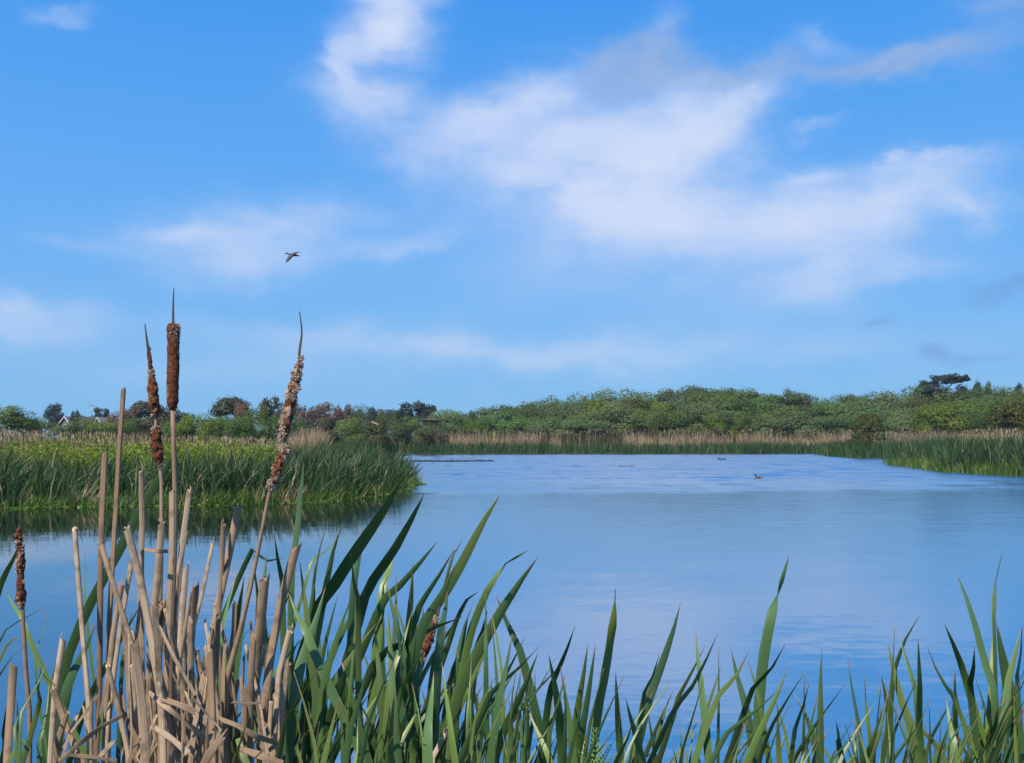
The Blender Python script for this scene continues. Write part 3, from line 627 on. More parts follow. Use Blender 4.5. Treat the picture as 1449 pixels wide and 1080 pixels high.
pole(740, 567.5, 300, 1.9, 'utility pole barely topping the thicket left of the tall one')
a = at(130, 574.5, 245); z0 = gz1(a[0], 245); e = empty('street_lamp', (a[0], 245, z0), 'slender pale street lamp between the two grey-roofed houses', 'street lamp'); H = a[2] - z0
STEEL = plain('grey_steel', (.32, .33, .34), .5, (.26, .27, .28), 3)
m = MB(); m.tube(crom([(0, 0, H), (0, 0, H / 2), (0, 0, 0)], 5), np.linspace(.1, .16, 5), n=8); m.build('pole', STEEL, e)
m = MB(); m.box((0, 0, H + .05), (1.3, .1, .1)); m.build('bracket', STEEL, e, False)
for s in (-1, 1): m = MB(); m.box((s * .5, 0, H + .16), (.55, .3, .12)); m.build('lamp_head', STEEL, e, False)
# bird hide
a = at(610.5, 593.2, 168); z0 = gz1(a[0], 168); H = a[2] - z0
e = empty('bird_hide', (a[0], 168, z0), 'low dark wooden bird hide with a flat pale roof in the far brush', 'bird hide')
m = MB(); m.box((0, 0, H - .07), (3.4, 2.4, .14), 0, Matrix.Rotation(.03, 3, 'Y')); m.build('roof', plain('roof_board', (.22, .19, .14), .85), e, False)
m = MB(); m.box((.1, .95, (H - .18) / 2), (2.9, .1, H - .2)); m.box((.1, -.85, (H - 1.1) / 2), (2.9, .08, H - 1.1)); m.build('wall', WOOD, e, False)
for x in (-1.45, -.3, 1.45):
    for y in (-.95, 1.08): m = MB(); m.box((x, y, (H - .15) / 2), (.14, .14, H - .15)); m.build('post', WOOD, e, False)
a = at(526, 597.2, 150); b = at(536, 601.5, 150); e = empty('leaning_board', (b[0], 150, gz1(b[0], 150)), 'pale board slanting down in the brush left of the yellowish bush', 'board'); og = np.array(e.location)
m = MB(); m.tube(crom([a - og, (a + b) / 2 - og, b - og], 6), .09, .04, n=8); m.build('board', plain('pale_board', (.5, .46, .42), .8), e)
m = MB(); m.tube([b - og + (0, .08, .1), b - og + (0, .08, -1), (0, .08, 0)], .05, n=6); m.build('post', WOOD, e)

# ------------------------------------------------------------------ birds
def loft(mb, secs, n=14, m=None):
    """secs: (centre, half width, half height, material) rings along a spine"""
    C = np.array([s[0] for s in secs], float); T = nrm(np.gradient(C, axis=0)); v = []; f = []; mi = []
    for i, s in enumerate(secs):
        sd = nrm(np.cross(T[i], (0, 0, 1.))) if abs(T[i][2]) < .95 else np.array((0, 1., 0)); up = np.cross(sd, T[i])
        for k in range(n): a = 2 * math.pi * k / n; v.append(C[i] + sd * s[1] * math.cos(a) + up * s[2] * math.sin(a))
    for i in range(len(secs) - 1):
        for k in range(n): f.append((i * n + k, i * n + (k + 1) % n, (i + 1) * n + (k + 1) % n, (i + 1) * n + k)); mi.append(secs[i][3])
    f += [tuple(range(n - 1, -1, -1)), tuple((len(secs) - 1) * n + k for k in range(n))]; mi += [secs[0][3], secs[-1][3]]
    b = len(mb.v); mb.v += [tuple(map(float, p)) for p in v]; mb.f += [tuple(i + b for i in q) for q in f]; mb.m += mi; mb.uv += [(0, 0)] * len(v)
BM = [plain('dark_head', (.018, .022, .022), .6, None, 40), plain('rusty_flank', (.24, .085, .045), .8, (.15, .06, .035), 40), plain('brown_back', (.085, .05, .035), .8, None, 40),
      plain('white_patch', (.7, .68, .65), .8, None, 40), plain('black_tail', (.02, .02, .02), .7, None, 40), plain('grey_wing', (.12, .10, .095), .8, (.08, .065, .06), 60)]
BILL = plain('bill', (.05, .05, .055), .4)
def duck_mesh(pal):
    b = MB(); h, fl, bk, wh, bl = pal       # swims towards -x
    loft(b, [((.27, 0, .105), .012, .012, bl), ((.22, 0, .085), .045, .03, bl), ((.17, 0, .07), .072, .05, wh), ((.125, 0, .06), .09, .066, fl), ((.04, 0, .05), .105, .085, fl), ((-.06, 0, .05), .105, .09, fl),
             ((-.13, 0, .065), .085, .085, fl), ((-.165, 0, .10), .058, .062, bk), ((-.178, 0, .15), .036, .042, h), ((-.18, 0, .20), .034, .04, h), ((-.198, 0, .235), .04, .045, h), ((-.225, 0, .245), .036, .04, h), ((-.248, 0, .242), .02, .024, h)])
    for s in (-1, 1): loft(b, [((-.10, s * .088, .085), .012, .03, bk), ((0, s * .10, .095), .018, .045, bk), ((.10, s * .082, .10), .014, .03, bk), ((.19, s * .045, .105), .006, .01, bk)], 8)
    return mesh('body', b.v, b.f, BM, b.m)
bb = MB(); loft(bb, [((-.25, 0, .236), .016, .014, 0), ((-.275, 0, .228), .017, .009, 0), ((-.30, 0, .224), .015, .005, 0)], 8)
billm = mesh('bill', bb.v, bb.f, BILL)
dm = duck_mesh((0, 1, 2, 3, 4)); dm2 = duck_mesh((0, 4, 2, 4, 4))
for px, py, me, rz, sc, lab in ((1073.5, 677.0, dm, 0, 1.02, 'swimming duck with dark head and rusty flank, alone on open water'),
                            (1018.2, 650.4, dm2, .1, .95, 'small dark duck at the left of the far swimming trio'),
                            (1021, 650.6, dm2, -.2, .95, 'small dark duck in the middle of the far swimming trio'),
                            (1026, 650.3, dm2, .5, .9, 'small dark duck trailing at the right of the far swimming trio')):
    r = ray(px, py); t = -CAMZ / r[2]
    e = empty('duck', (r[0] * t, r[1] * t, -.012), lab, 'duck', 'ducks swimming on the lake'); e.rotation_euler.z = rz; e.scale = (sc,) * 3
    link('body', me, e); link('bill', billm, e)
# the flying duck, seen from the side with wings on the downstroke
c = at(414.5, 360.5, 37.); e = empty('flying_duck', c, 'dark duck flying left across the sky with lowered wings', 'duck')
b = MB()
loft(b, [((.275, 0, -.055), .05, .006, 4), ((.22, 0, -.045), .045, .014, 4), ((.16, 0, -.032), .05, .034, 2), ((.08, 0, -.012), .068, .055, 1), ((0, 0, .0), .075, .065, 1), ((-.07, 0, .004), .062, .055, 1), ((-.12, 0, .010), .04, .036, 2),
         ((-.17, 0, .030), .024, .024, 0), ((-.215, 0, .046), .024, .024, 0), ((-.242, 0, .052), .030, .031, 0), ((-.268, 0, .050), .022, .022, 0)])
def wing(b, pts):
    for i in range(len(pts)): pass
    loft(b, [(p, w, t, 5) for p, w, t in pts], 10)
# near wing hangs down and forward, far wing is raised behind the back
def wingmesh(root, mid, tip, ch):
    P = crom([root, mid, tip], 9); cw = np.interp(np.linspace(0, 1, 9), [0, .25, .6, .85, 1], np.array([1, 1.05, .85, .55, .12]) * ch)
    v = []; f = []
    for i in range(9):
        x0 = -cw[i] * .45; x1 = cw[i] * .55
        v += [P[i] + np.array((x0, 0, 0)), P[i] + np.array((x0 * .2, -.006, .012)), P[i] + np.array((x1, 0, .004)), P[i] + np.array((x0 * .2, .006, -.006))]
    for i in range(8):
        for k in range(4): f.append((i * 4 + k, i * 4 + (k + 1) % 4, (i + 1) * 4 + (k + 1) % 4, (i + 1) * 4 + k))
    f += [(3, 2, 1, 0), (32, 33, 34, 35)]; return v, f
for rt, md, tp, chd in (((.0, -.055, .02), (-.06, -.26, -.15), (-.175, -.34, -.37), .20), ((.03, .05, .04), (.09, .2, .13), (.21, .32, .15), .15)):
    v, f = wingmesh(np.array(rt), np.array(md), np.array(tp), chd); b.add(v, f, 5)
b.build('body', BM, e)
b = MB(); loft(b, [((-.27, 0, .047), .014, .012, 0), ((-.295, 0, .042), .013, .007, 0), ((-.318, 0, .040), .010, .004, 0)], 8); b.build('bill', BILL, e)
# branch poking out of the water
r = ray(888, 661); t = -CAMZ / r[2]; c = r * t
m = MB(); m.tube(crom([(.55, 0, .26), (.1, 0, .08), (-.7, 0, .05), (-1.0, 0, -.2)], 9), np.linspace(.015, .04, 9), n=6); m.tube(crom([(.0, 0, .07), (.3, .1, .1), (.7, .1, -.02)], 6), .02, n=6)
o = m.build('branch', WOOD); o.location = (c[0], c[1], 0); tag(o, 'thin dark branch poking out of the far water', 'branch')

# ------------------------------------------------------------------ foreground cattails
def leafmesh(P, W, yaw, pinch=None, fold=.10):
    n = 34; C = crom(P, n); L = np.r_[0, np.cumsum(np.linalg.norm(np.diff(C, axis=0), axis=1))]
    # denser near the tip
    s = L[-1] * np.linspace(0, 1, n)**1.5; C = np.stack([np.interp(s, L, C[:, k]) for k in range(3)], 1); L = s
    y = np.full(n, yaw) + .25 * np.sin(L * 3. + yaw * 5)
    if pinch is not None: y = y + math.pi * ss((L - pinch + .05) / .10)
    T, sd, no = frames(C, y)
    w = W * (1 - (1 - np.minimum(1, L / .20))**2.1) * (1 - .25 * ss((L - .6) / 1.2)); w = np.maximum(w, .0004)
    l_, r_ = C - sd * w[:, None] / 2, C + sd * w[:, None] / 2       # front and back sheets meet at sharp edges
    v = np.stack([l_, C + no * (w * fold * .5)[:, None] + no * .0006, r_, r_, C - no * (w * .06)[:, None] - no * .0006, l_], 1).reshape(-1, 3)
    f = [(i * 6 + k, i * 6 + k + 1, (i + 1) * 6 + k + 1, (i + 1) * 6 + k) for i in range(n - 1) for k in (0, 1, 3, 4)]
    uv = [(u, l) for l in L for u in (0, .5, 1, 1, .5, 0)]
    return mesh('leaf', v, f + [(5, 4, 1, 0), (4, 3, 2, 1)], LEAF, None, uv)
# each plant: label, distance, leaves as (pixel polyline from tip down, width px, tone, pinch px)
PL = [
 ['green plant beside the short seed head at the left edge', 1.75, [([(34, 757), (15, 800), (-4, 842)], 10, 'd'), ([(6, 830), (25, 870), (46, 915)], 7, 'd'), ([(70, 857), (35, 880), (0, 905)], 4, ''), ([(27, 905), (-5, 945)], 8, 'b'), ([(67, 865), (60, 905), (50, 945)], 9, 'b'), ([(12, 985), (6, 1040), (4, 1085)], 9, 'd')]],
 ['bright plant in front of the brown clump at the left corner', 1.32, [([(70, 965), (64, 1020), (56, 1085)], 13, 'b'), ([(50, 1035), (30, 1060), (10, 1085)], 12, 'b'), ([(58, 945), (52, 990), (47, 1030)], 10, ''), ([(30, 1000), (26, 1085)], 9, 'd')]],
 ['plant with one very long leaf slanting behind the brown clump', 2.0, [([(261, 621), (241, 650), (206, 708), (163, 790), (120, 870), (85, 975)], 15, 'b'), ([(137, 878), (112, 940), (88, 1000)], 13, 'd'), ([(120, 776), (122, 830), (123, 880)], 10, 'b'), ([(188, 858), (180, 900), (172, 950)], 6, 'd'), ([(166, 870), (160, 930), (150, 990)], 9, 'b')]],
 ['plant with a lone dark leaf standing before the far reeds', 2.5, [([(430, 655), (425, 710), (418, 770), (412, 840)], 8, 'd'), ([(402, 790), (372, 795), (343, 805)], 7, 'd')]],
 ['plant with three broad overlapping leaves right of the brown clump', 1.9, [([(335, 812), (320, 865), (312, 940)], 12, 'b'), ([(346, 815), (335, 880), (325, 950)], 12, 'd'), ([(354, 812), (345, 880), (333, 960)], 12, 'b'), ([(304, 858), (297, 900), (294, 960)], 9, 'b')]],
 ['plant of short pale leaves behind the thick leaning stalk', 1.8, [([(388, 755), (394, 800), (400, 850)], 10, 'b'), ([(359, 779), (362, 830), (364, 880)], 8, 'b'), ([(377, 778), (374, 830), (372, 880)], 10, ''), ([(424, 792), (430, 840), (436, 890)], 12, 'b'), ([(446, 795), (443, 840), (441, 890)], 12, 'b')]],
 ['plant whose long dark blade leans far right above the water', 1.9, [([(572, 672), (545, 720), (490, 800), (463, 845), (440, 890)], 18, 'd'), ([(514, 743), (508, 790), (500, 840)], 12, ''), ([(485, 741), (478, 775), (463, 820)], 11, 'd'), ([(484, 755), (452, 789), (435, 815)], 6, 'b'), ([(466, 737), (455, 773), (448, 800)], 5, '')]],
 ['plant of two leaning dark blades under the longest leaning blade', 1.95, [([(601, 698), (588, 724), (560, 775), (528, 822), (515, 850)], 14, 'd'), ([(620, 765), (600, 790), (565, 830), (535, 865)], 12, 'd'), ([(560, 765), (548, 820), (537, 870)], 15, 'b'), ([(561, 810), (560, 860), (558, 900)], 8, 'b')]],
 ['plant of broad pale upright blades right beside the brown clump', 1.6, [([(461, 830), (445, 885), (427, 935), (415, 1000)], 17, 'b'), ([(497, 845), (478, 900), (460, 960), (450, 1040)], 15, 'b'), ([(408, 838), (425, 880), (443, 920)], 13, 'd'), ([(497, 784), (502, 840), (507, 890)], 8, 'd'), ([(478, 925), (490, 960), (500, 995)], 11, '')]],
 ['plant of crossing blades left of the dark seed head', 1.7, [([(546, 820), (556, 865), (567, 907), (587, 1013)], 15, 'b'), ([(584, 798), (582, 850), (577, 900)], 14, 'b'), ([(583, 865), (565, 930), (547, 997)], 12, 'b'), ([(529, 880), (535, 935), (540, 990)], 11, 'd'), ([(545, 880), (552, 925), (557, 960)], 10, '')]],
 ['plant whose wide grey-green blade crosses the dark seed head', 1.75, [([(645, 797), (615, 865), (583, 933)], 20, 'b'), ([(643, 777), (618, 820), (590, 870)], 13, ''), ([(635, 825), (628, 880), (620, 935)], 15, 'd'), ([(655, 873), (610, 890), (560, 920), (520, 960)], 12, 'd')]],
 ['plant whose tallest blade leans right of the dark seed head', 1.95, [([(709, 698), (690, 727), (665, 775), (635, 832), (610, 880)], 16, ''), ([(657, 757), (647, 780), (637, 800)], 5, 'd'), ([(677, 837), (663, 853), (645, 880)], 9, 'd'), ([(690, 863), (682, 898), (673, 933)], 12, 'd')]],
 ['plant with a kinked leaf bent over sharply to the right', 1.8, [([(750, 777), (728, 788), (703, 810), (683, 853), (655, 947)], 13, '', .066), ([(762, 787), (735, 825), (710, 863), (670, 937), (640, 1010)], 17, ''), ([(735, 842), (715, 862), (700, 885)], 7, 'b'), ([(701, 840), (727, 907), (750, 975)], 15, 'b')]],
 ['low plant of crossing blades where the reeds thin to open water', 1.5, [([(725, 897), (712, 970), (697, 1053)], 16, 'b'), ([(763, 915), (725, 955), (687, 1000)], 12, 'd'), ([(762, 922), (735, 990), (700, 1075)], 16, 'b'), ([(743, 995), (762, 1040), (780, 1085)], 13, 'b')]],
 ['nearest plant of wide blades below the dark seed head', 1.38, [([(522, 937), (505, 1005), (487, 1085)], 13, 'b'), ([(480, 987), (468, 1035), (457, 1085)], 15, ''), ([(625, 937), (633, 1000), (643, 1075)], 15, 'b'), ([(614, 950), (608, 1015), (605, 1085)], 22, 'b'), ([(589, 1028), (586, 1055), (583, 1085)], 12, 'b')]],
 ['short plant poking up at the right foot of the brown clump', 1.33, [([(422, 1022), (425, 1050), (427, 1085)], 11, 'b'), ([(363, 1040), (366, 1060), (368, 1085)], 11, 'b'), ([(405, 1005), (406, 1040), (406, 1085)], 9, ''), ([(338, 1025), (344, 1050), (350, 1085)], 10, 'd')]],
 ['plant with one very dark broad blade, first past the dense reeds', 1.7, [([(814, 885), (800, 925), (785, 960), (775, 1000)], 11, 'd'), ([(776, 925), (785, 970), (792, 1020), (796, 1085)], 16, 'd'), ([(793, 943), (802, 1000), (810, 1060)], 13, 'b'), ([(782, 977), (778, 1030), (775, 1085)], 12, 'b')]],
 ['plant with a needle-tipped blade standing clear against blue water', 1.75, [([(832, 910), (827, 947), (818, 1000), (812, 1060)], 13, 'd'), ([(843, 910), (835, 965), (825, 1030), (815, 1085)], 13, 'd'), ([(871, 832), (869, 870), (857, 950), (840, 1065)], 18, 'd', .05)]],
 ['small bright plant right of the needle-tipped blade', 1.6, [([(871, 950), (874, 1010), (878, 1070)], 13, 'b'), ([(885, 987), (897, 1035), (910, 1085)], 13, 'd')]],
 ['plant with one tall dark blade curving right, mid right water', 1.8, [([(963, 854), (952, 895), (935, 945), (920, 985), (905, 1040)], 16, 'd'), ([(947, 983), (938, 1020), (928, 1055)], 10, 'b'), ([(933, 925), (920, 970), (908, 1010)], 10, '')]],
 ['plant with a straight pale blade crossing a dark slanting one', 1.7, [([(984, 890), (990, 955), (1003, 1085)], 13, 'b'), ([(1015, 898), (983, 967), (937, 1040)], 12, 'd'), ([(998, 913), (975, 960), (950, 1020)], 10, 'd'), ([(1017, 917), (1017, 985), (1016, 1060)], 6, 'd')]],
 ['plant with a wide dark blade leaning left beside pale thin one', 1.75, [([(1034, 917), (1047, 975), (1065, 1055)], 18, 'd'), ([(1060, 920), (1035, 970), (1000, 1027)], 10, 'b'), ([(1058, 932), (1070, 975), (1078, 1010)], 11, 'd')]],
 ['plant with a tall blade pinched into a twisted dark tip', 1.8, [([(1117, 784), (1108, 815), (1099, 848), (1088, 885), (1077, 960), (1070, 1085)], 19, 'b', .085), ([(1112, 910), (1080, 967), (1050, 1015)], 11, 'd'), ([(1100, 993), (1101, 1040), (1103, 1085)], 11, 'b')]],
 ['front plant with a pale leaf ending in a long dry tip', 1.42, [([(1115, 943), (1107, 968), (1082, 1020), (1055, 1088)], 15, 'b'), ([(1107, 972), (1060, 1015), (1003, 1085)], 11, '')]],
 ['plant with one upright blackish-green spear of a leaf', 1.7, [([(1145, 967), (1135, 1005), (1123, 1047)], 11, 'd'), ([(1120, 977), (1137, 1010), (1153, 1043)], 10, 'b'), ([(1163, 917), (1161, 960), (1160, 1085)], 15, 'd')]],
 ['plant with short yellow-green blades at the bottom edge', 1.65, [([(1200, 935), (1209, 1000), (1220, 1080)], 13, 'd'), ([(1223, 957), (1225, 995), (1233, 1080)], 11, '', .05), ([(1183, 1020), (1188, 1050), (1194, 1088)], 13, 'b'), ([(1205, 1030), (1207, 1055), (1209, 1085)], 9, 'b'), ([(1257, 977), (1250, 1015), (1240, 1053)], 11, 'b')]],
 ['plant with a dark S-curved blade bowing to the right', 1.7, [([(1256, 907), (1269, 970), (1285, 1020), (1299, 1080)], 15, 'b'), ([(1266, 887), (1264, 925), (1262, 960)], 8, 'd'), ([(1301, 871), (1284, 900), (1269, 932), (1259, 1003), (1262, 1080)], 12, 'd'), ([(1271, 895), (1283, 935), (1298, 1000)], 13, 'b')]],
 ['plant with a straight bright blade and a thin dark sickle leaf', 1.65, [([(1299, 903), (1302, 985), (1304, 1080)], 14, 'b'), ([(1312, 915), (1329, 957), (1349, 988), (1362, 1020)], 9, 'd'), ([(1289, 1017), (1315, 1045), (1342, 1088)], 13, 'd'), ([(1315, 998), (1316, 1030), (1317, 1085)], 8, 'd')]],
 ['plant whose tall broad blade leans left, near the right edge', 1.75, [([(1336, 882), (1356, 930), (1379, 1007)], 12, 'b'), ([(1352, 808), (1376, 870), (1396, 950), (1409, 1010)], 16, ''), ([(1379, 915), (1377, 960), (1376, 1010)], 11, 'b'), ([(1339, 985), (1344, 1030), (1349, 1080)], 14, 'b')]],
 ['plant with a thread-thin twisted tip, tallest near the right edge', 1.8, [([(1418, 782), (1411, 810), (1407, 835), (1406, 877), (1408, 930)], 9, 'd', .075), ([(1406, 883), (1404, 950), (1402, 1020)], 14, 'b'), ([(1410, 880), (1421, 945), (1434, 1015)], 20, 'b')]],
 ['plant half cut off by the right edge of the photo', 1.6, [([(1446, 887), (1444, 940), (1441, 1000)], 13, 'd'), ([(1454, 935), (1437, 985), (1428, 1030)], 10, 'd'), ([(1450, 997), (1437, 1040), (1424, 1088)], 14, 'b'), ([(1412, 1000), (1407, 1040), (1402, 1088)], 15, 'b')]],
]
random.seed(33)
base_x = [np.mean([l[0][-1][0] for l in p[2]]) for p in PL]
def fill(n, x0, x1, t0, t1, wmin=6, wmax=13):
    for _ in range(n):
        x = random.uniform(x0, x1); t = random.uniform(t0, t1); k = random.gauss(-.22, .28)
        k = max(-.8, min(.5, k)); L = random.uniform(110, 200)
        cand = sorted(range(len(PL)), key=lambda i: abs(base_x[i] - x) + random.uniform(0, 40))[0]
        bend = random.uniform(-14, 14)
        PL[cand][2].append(([(x, t), (x + k * L * .5 + bend, t + L * .5), (x + k * L * .8 + bend, t + L)], random.uniform(wmin, wmax), random.choice('bbdd '), None, random.uniform(-.25, .45)))
fill(44, 1130, 1462, 945, 1065, 5, 11); fill(22, 800, 1140, 935, 1050, 4, 10); fill(60, 420, 760, 900, 1075, 5, 12); fill(40, 760, 1460, 1010, 1080, 5, 11); fill(64, 405, 700, 830, 1040, 5, 12); fill(38, 640, 810, 930, 1060, 5, 11); fill(46, 400, 680, 950, 1070, 6, 14); fill(30, 800, 1140, 990, 1075, 4, 9); fill(44, 1130, 1460, 975, 1078, 4, 10); fill(22, 1290, 1460, 940, 1060, 5, 11); fill(16, -10, 190, 900, 1060, 5, 10); fill(20, 200, 420, 850, 1040, 5, 10)
SIDE = []
for k in range(7): SIDE.append(1480 + 85 * k); 
for k in range(5): SIDE.append(-60 - 95 * k)
def build_plant(lab, D, leaves, group='cattail plants along the near bank', cat='cattail plant'):
    info = []
    for lf in leaves:
        pts, wpx, tone = lf[0], lf[1], (lf[2] or random.choice('bd ')) ; pin = lf[3] if len(lf) > 3 else None
        d = max(1.22, D + (lf[4] if len(lf) > 4 else random.uniform(-.07, .07))); tipd = random.uniform(-.10, .10)
        P = [at(x, y, d + tipd * (1 - i / (len(pts) - 1))) for i, (x, y) in enumerate(pts)]
        dv = P[-1] - P[-2]; sl = dv[0] / min(-.02, dv[2]); sl = max(-.7, min(.7, sl))
        info.append((P, wpx / FPX * d, tone, pin, sl, d))
    rx = np.median([i[0][-1][0] - i[4] * .35 * (-1) * -1 * (i[0][-1][2] - .4) * .4 for i in info]); ry = np.mean([i[5] for i in info]); z0 = gz1(rx, ry)
    e = empty('cattail_plant', (rx, ry, z0), lab, cat, group)
    for P, w, tone, pin, sl, d in info:
        r = np.array((rx + random.uniform(-.06, .06), ry + random.uniform(-.06, .06), z0 - .05))
        a = P[-1]; dz = a[2] - r[2]
        m1 = np.array((a[0] - sl * min(.25, dz * .22) , a[1] * .85 + r[1] * .15, a[2] - dz * .3)); m2 = r + np.array(((m1[0] - r[0]) * .35, (m1[1] - r[1]) * .35, dz * .3))
        yaw = {'b': random.uniform(-.5, .15), 'd': random.uniform(.5, 1.0)}.get(tone, random.uniform(-.4, .4))
        me = leafmesh([p - e.location for p in [np.array(q) for q in (*P, m1, m2, r)]], w / max(.78, math.cos(yaw)) * .86, yaw, pin)
        link('leaf', me, e)
for p in PL: build_plant(*p[:3])
for x in SIDE:
    L = []
    for _ in range(7):
        t = random.uniform(860, 1040); k = random.uniform(-.3, .15); xx = x + random.uniform(-45, 45); L.append(([(xx, t), (xx + k * 80, t + 80), (xx + k * 130, t + 170)], random.uniform(8, 16), ''))
    build_plant('green cattail plant further along the near bank', random.uniform(1.55, 1.9), L, 'cattail plants beside the view')

# dead stalks: each its own
def stalk(pts, wpx, D, label, group='dead stalks of the brown clump', flat=.85, name='dead_stalk', root=True, jag=1.):
    P = [at(x, y, D + random.uniform(-.02, .02)) for x, y in pts]
    if root:
        a = P[-1]; dv = P[-1] - P[-2]; sl = max(-.5, min(.5, dv[0] / min(-.02, dv[2])))
        rx = a[0] - sl * (-1) * -1 * .25; ry = a[1] + random.uniform(-.05, .1); z0 = gz1(rx, ry) - .06
        P += [np.array((a[0] * .6 + rx * .4, a[1], a[2] - (a[2] - z0) * .35)), np.array((rx, ry, z0))]
    n = 22; C = crom(P, n); L = np.linspace(0, 1, n); wob = np.cumsum(rng.normal(0, .0011, (n, 3)), 0) * min(1., np.linalg.norm(C[-1] - C[0]) / .9); wob[:, 1] *= .5
    C = C + wob - wob[0]
    w = wpx / FPX * D / 2 * (1 + .10 * np.sin(L * 9 + random.random() * 6)) * (1 + .2 * L) * (.92 if root and len(pts) > 2 and 'broken' not in label else .8)
    org = C[-1].copy()
    k = 10; T, sd, no = frames(C - org, random.uniform(-.6, .6)); v = []; uv = []; sl_ = random.uniform(-1, 1); th = [random.uniform(-1, 1) for _ in range(k)]
    LL = np.r_[0, np.cumsum(np.linalg.norm(np.diff(C, axis=0), axis=1))]; crease = random.uniform(.45, .9) if flat > .5 else random.uniform(.15, .5)
    for i in range(n):
        for j in range(k):
            a = 2 * math.pi * j / k; ca, sa = math.cos(a), math.sin(a)
            q_ = flat * (1 if sa > 0 else -crease + .35 * abs(ca)) * abs(sa)**.8       # flattened outside, hollowed inside
            p_ = C[i] - org + sd[i] * w[i] * ca + no[i] * w[i] * q_
            if i == 0: p_ = p_ + T[i] * w[0] * jag * (1.3 * sl_ * ca + .9 * th[j])
            v.append(p_); uv.append((j / k, LL[i]))
    f = [(i * k + j, i * k + (j + 1) % k, (i + 1) * k + (j + 1) % k, (i + 1) * k + j) for i in range(n - 1) for j in range(k)]
    for _ in range(random.choice([0, 1, 2, 3, 4]) if wpx > 5 else 0):        # split fibres standing up from the broken end
        j = random.randrange(k); b = len(v); up = -T[0] * random.uniform(.004, .016) + sd[0] * random.uniform(-.003, .003); p0 = np.array(v[j]); p1 = np.array(v[(j + 1) % k]); mid = (p0 + p1) / 2
        v += [mid + (p0 - mid) * .7, mid + (p1 - mid) * .7, mid + no[0] * w[0] * .12, mid + up]; uv += [(.1, 0), (.2, 0), (.15, 0), (.15, .01)]; f += [(b, b + 1, b + 3), (b + 1, b + 2, b + 3), (b + 2, b, b + 3), (b, b + 2, b + 1)]
    b = len(v); v += v[:k] + v[(n - 1) * k:n * k]; uv += uv[:k] + uv[(n - 1) * k:n * k]
    f += [tuple(b + j for j in range(k - 1, -1, -1)), tuple(b + k + j for j in range(k))]
    o = link(name, mesh(name, v, f, DEAD, None, uv)); o.location = org
    return tag(o, label, 'dead stalk', group)
ST = [
 ([(174, 551), (167, 640), (161, 732), (153, 830), (147, 1020)], 9, 1.55, 'tallest cut dead stalk, left of the double seed head'),
 ([(148, 641), (143, 740), (139, 870), (137, 1020)], 9, 1.52, 'straight cut stalk just left of the tallest one'),
 ([(200, 667), (201, 740), (200, 830), (200, 950)], 8, 1.6, 'straight cut stalk midway between tallest stalk and double seed head'),
 ([(105, 749), (113, 850), (119, 940), (125, 1085)], 11, 1.48, 'slightly leaning thick stalk, leftmost tall one of the clump'),
 ([(180, 750), (198, 820), (216, 920), (228, 1010)], 12, 1.42, 'thick stalk leaning left across the middle of the clump'),
 ([(143, 770), (163, 838), (183, 908), (195, 960)], 9, 1.45, 'stalk leaning left that crosses behind the straight pair'),
 ([(185, 798), (172, 870), (158, 960), (150, 1050)], 8, 1.5, 'thin stalk leaning right low between the tall stalks'),
 ([(229, 740), (223, 820), (213, 900), (208, 1000)], 11, 1.5, 'split-topped stalk under the double seed head'),
 ([(243, 697), (243, 780), (240, 880), (237, 1010)], 10, 1.46, 'upright cut stalk in front of the tallest seed head stem'),
 ([(268, 695), (259, 770), (250, 850), (246, 930)], 8, 1.58, 'cut stalk leaning right just right of the tallest seed head stem'),
 ([(265, 752), (256, 812), (248, 880)], 4, 1.5, 'very thin stem right of the tallest seed head stem'),
 ([(263, 806), (256, 880), (250, 970)], 10, 1.55, 'short blunt stalk low right of the tallest seed head stem'),
 ([(301, 768), (288, 830), (276, 895), (268, 960)], 6, 1.5, 'thin grey stalk leaning right, between the seed head stems'),
 ([(277, 832), (271, 900), (264, 970)], 10, 1.52, 'short broad stalk below the thin grey leaning one'),
 ([(316, 743), (312, 830), (309, 900), (306, 990)], 7, 1.6, 'ragged-topped thin stalk left of the long slanting stalk'),
 ([(337, 718), (324, 785), (314, 850), (300, 930)], 11, 1.62, 'long slanting stalk left of the bent seed head stem'),
 ([(89, 907), (84, 950), (78, 1010)], 9, 1.5, 'short blunt stalk left of the leftmost tall one'),
 ([(19, 943), (15, 1010), (11, 1085)], 11, 1.45, 'short thick stalk at the far left corner'),
 ([(418, 778), (400, 845), (388, 920), (376, 1000), (370, 1060)], 13, 1.55, 'thick leaning stalk right of the bent seed head stem'),
 ([(374, 822), (368, 890), (358, 980), (352, 1060)], 15, 1.6, 'wide split stalk behind the thick leaning one'),
 ([(190, 910), (196, 960), (202, 1020), (206, 1085)], 14, 1.35, 'pale wide stalk nearest at the foot of the clump'),
 ([(297, 920), (299, 980), (300, 1050), (300, 1085)], 13, 1.38, 'flat plank-like stalk upright at the clump foot'),
 ([(358, 898), (354, 970), (350, 1050)], 12, 1.45, 'short stalk between flat plank-like and wide split stalks'),
 ([(410, 893), (400, 940), (388, 1000)], 11, 1.5, 'short leaning stalk right of the thick leaning one'),
 ([(408, 938), (403, 985), (398, 1040)], 9, 1.48, 'stubby stalk at the right foot of the clump'),
 ([(129, 990), (130, 1035), (130, 1085)], 8, 1.36, 'pale narrow upright stub at the left foot of the clump'),
 ([(75, 976), (88, 1015), (106, 1062), (112, 1085)], 11, 1.42, 'stalk leaning left beside the left foot of the clump'),
 ([(94, 1010), (87, 1045), (78, 1085)], 9, 1.38, 'short stub leaning right at the left foot'),
 ([(630, 1038), (622, 1060), (612, 1088)], 8, 1.4, 'lone short dead stub among the green blades'),
 ([(218, 618), (0, 0)], 0, 0, ''),
]
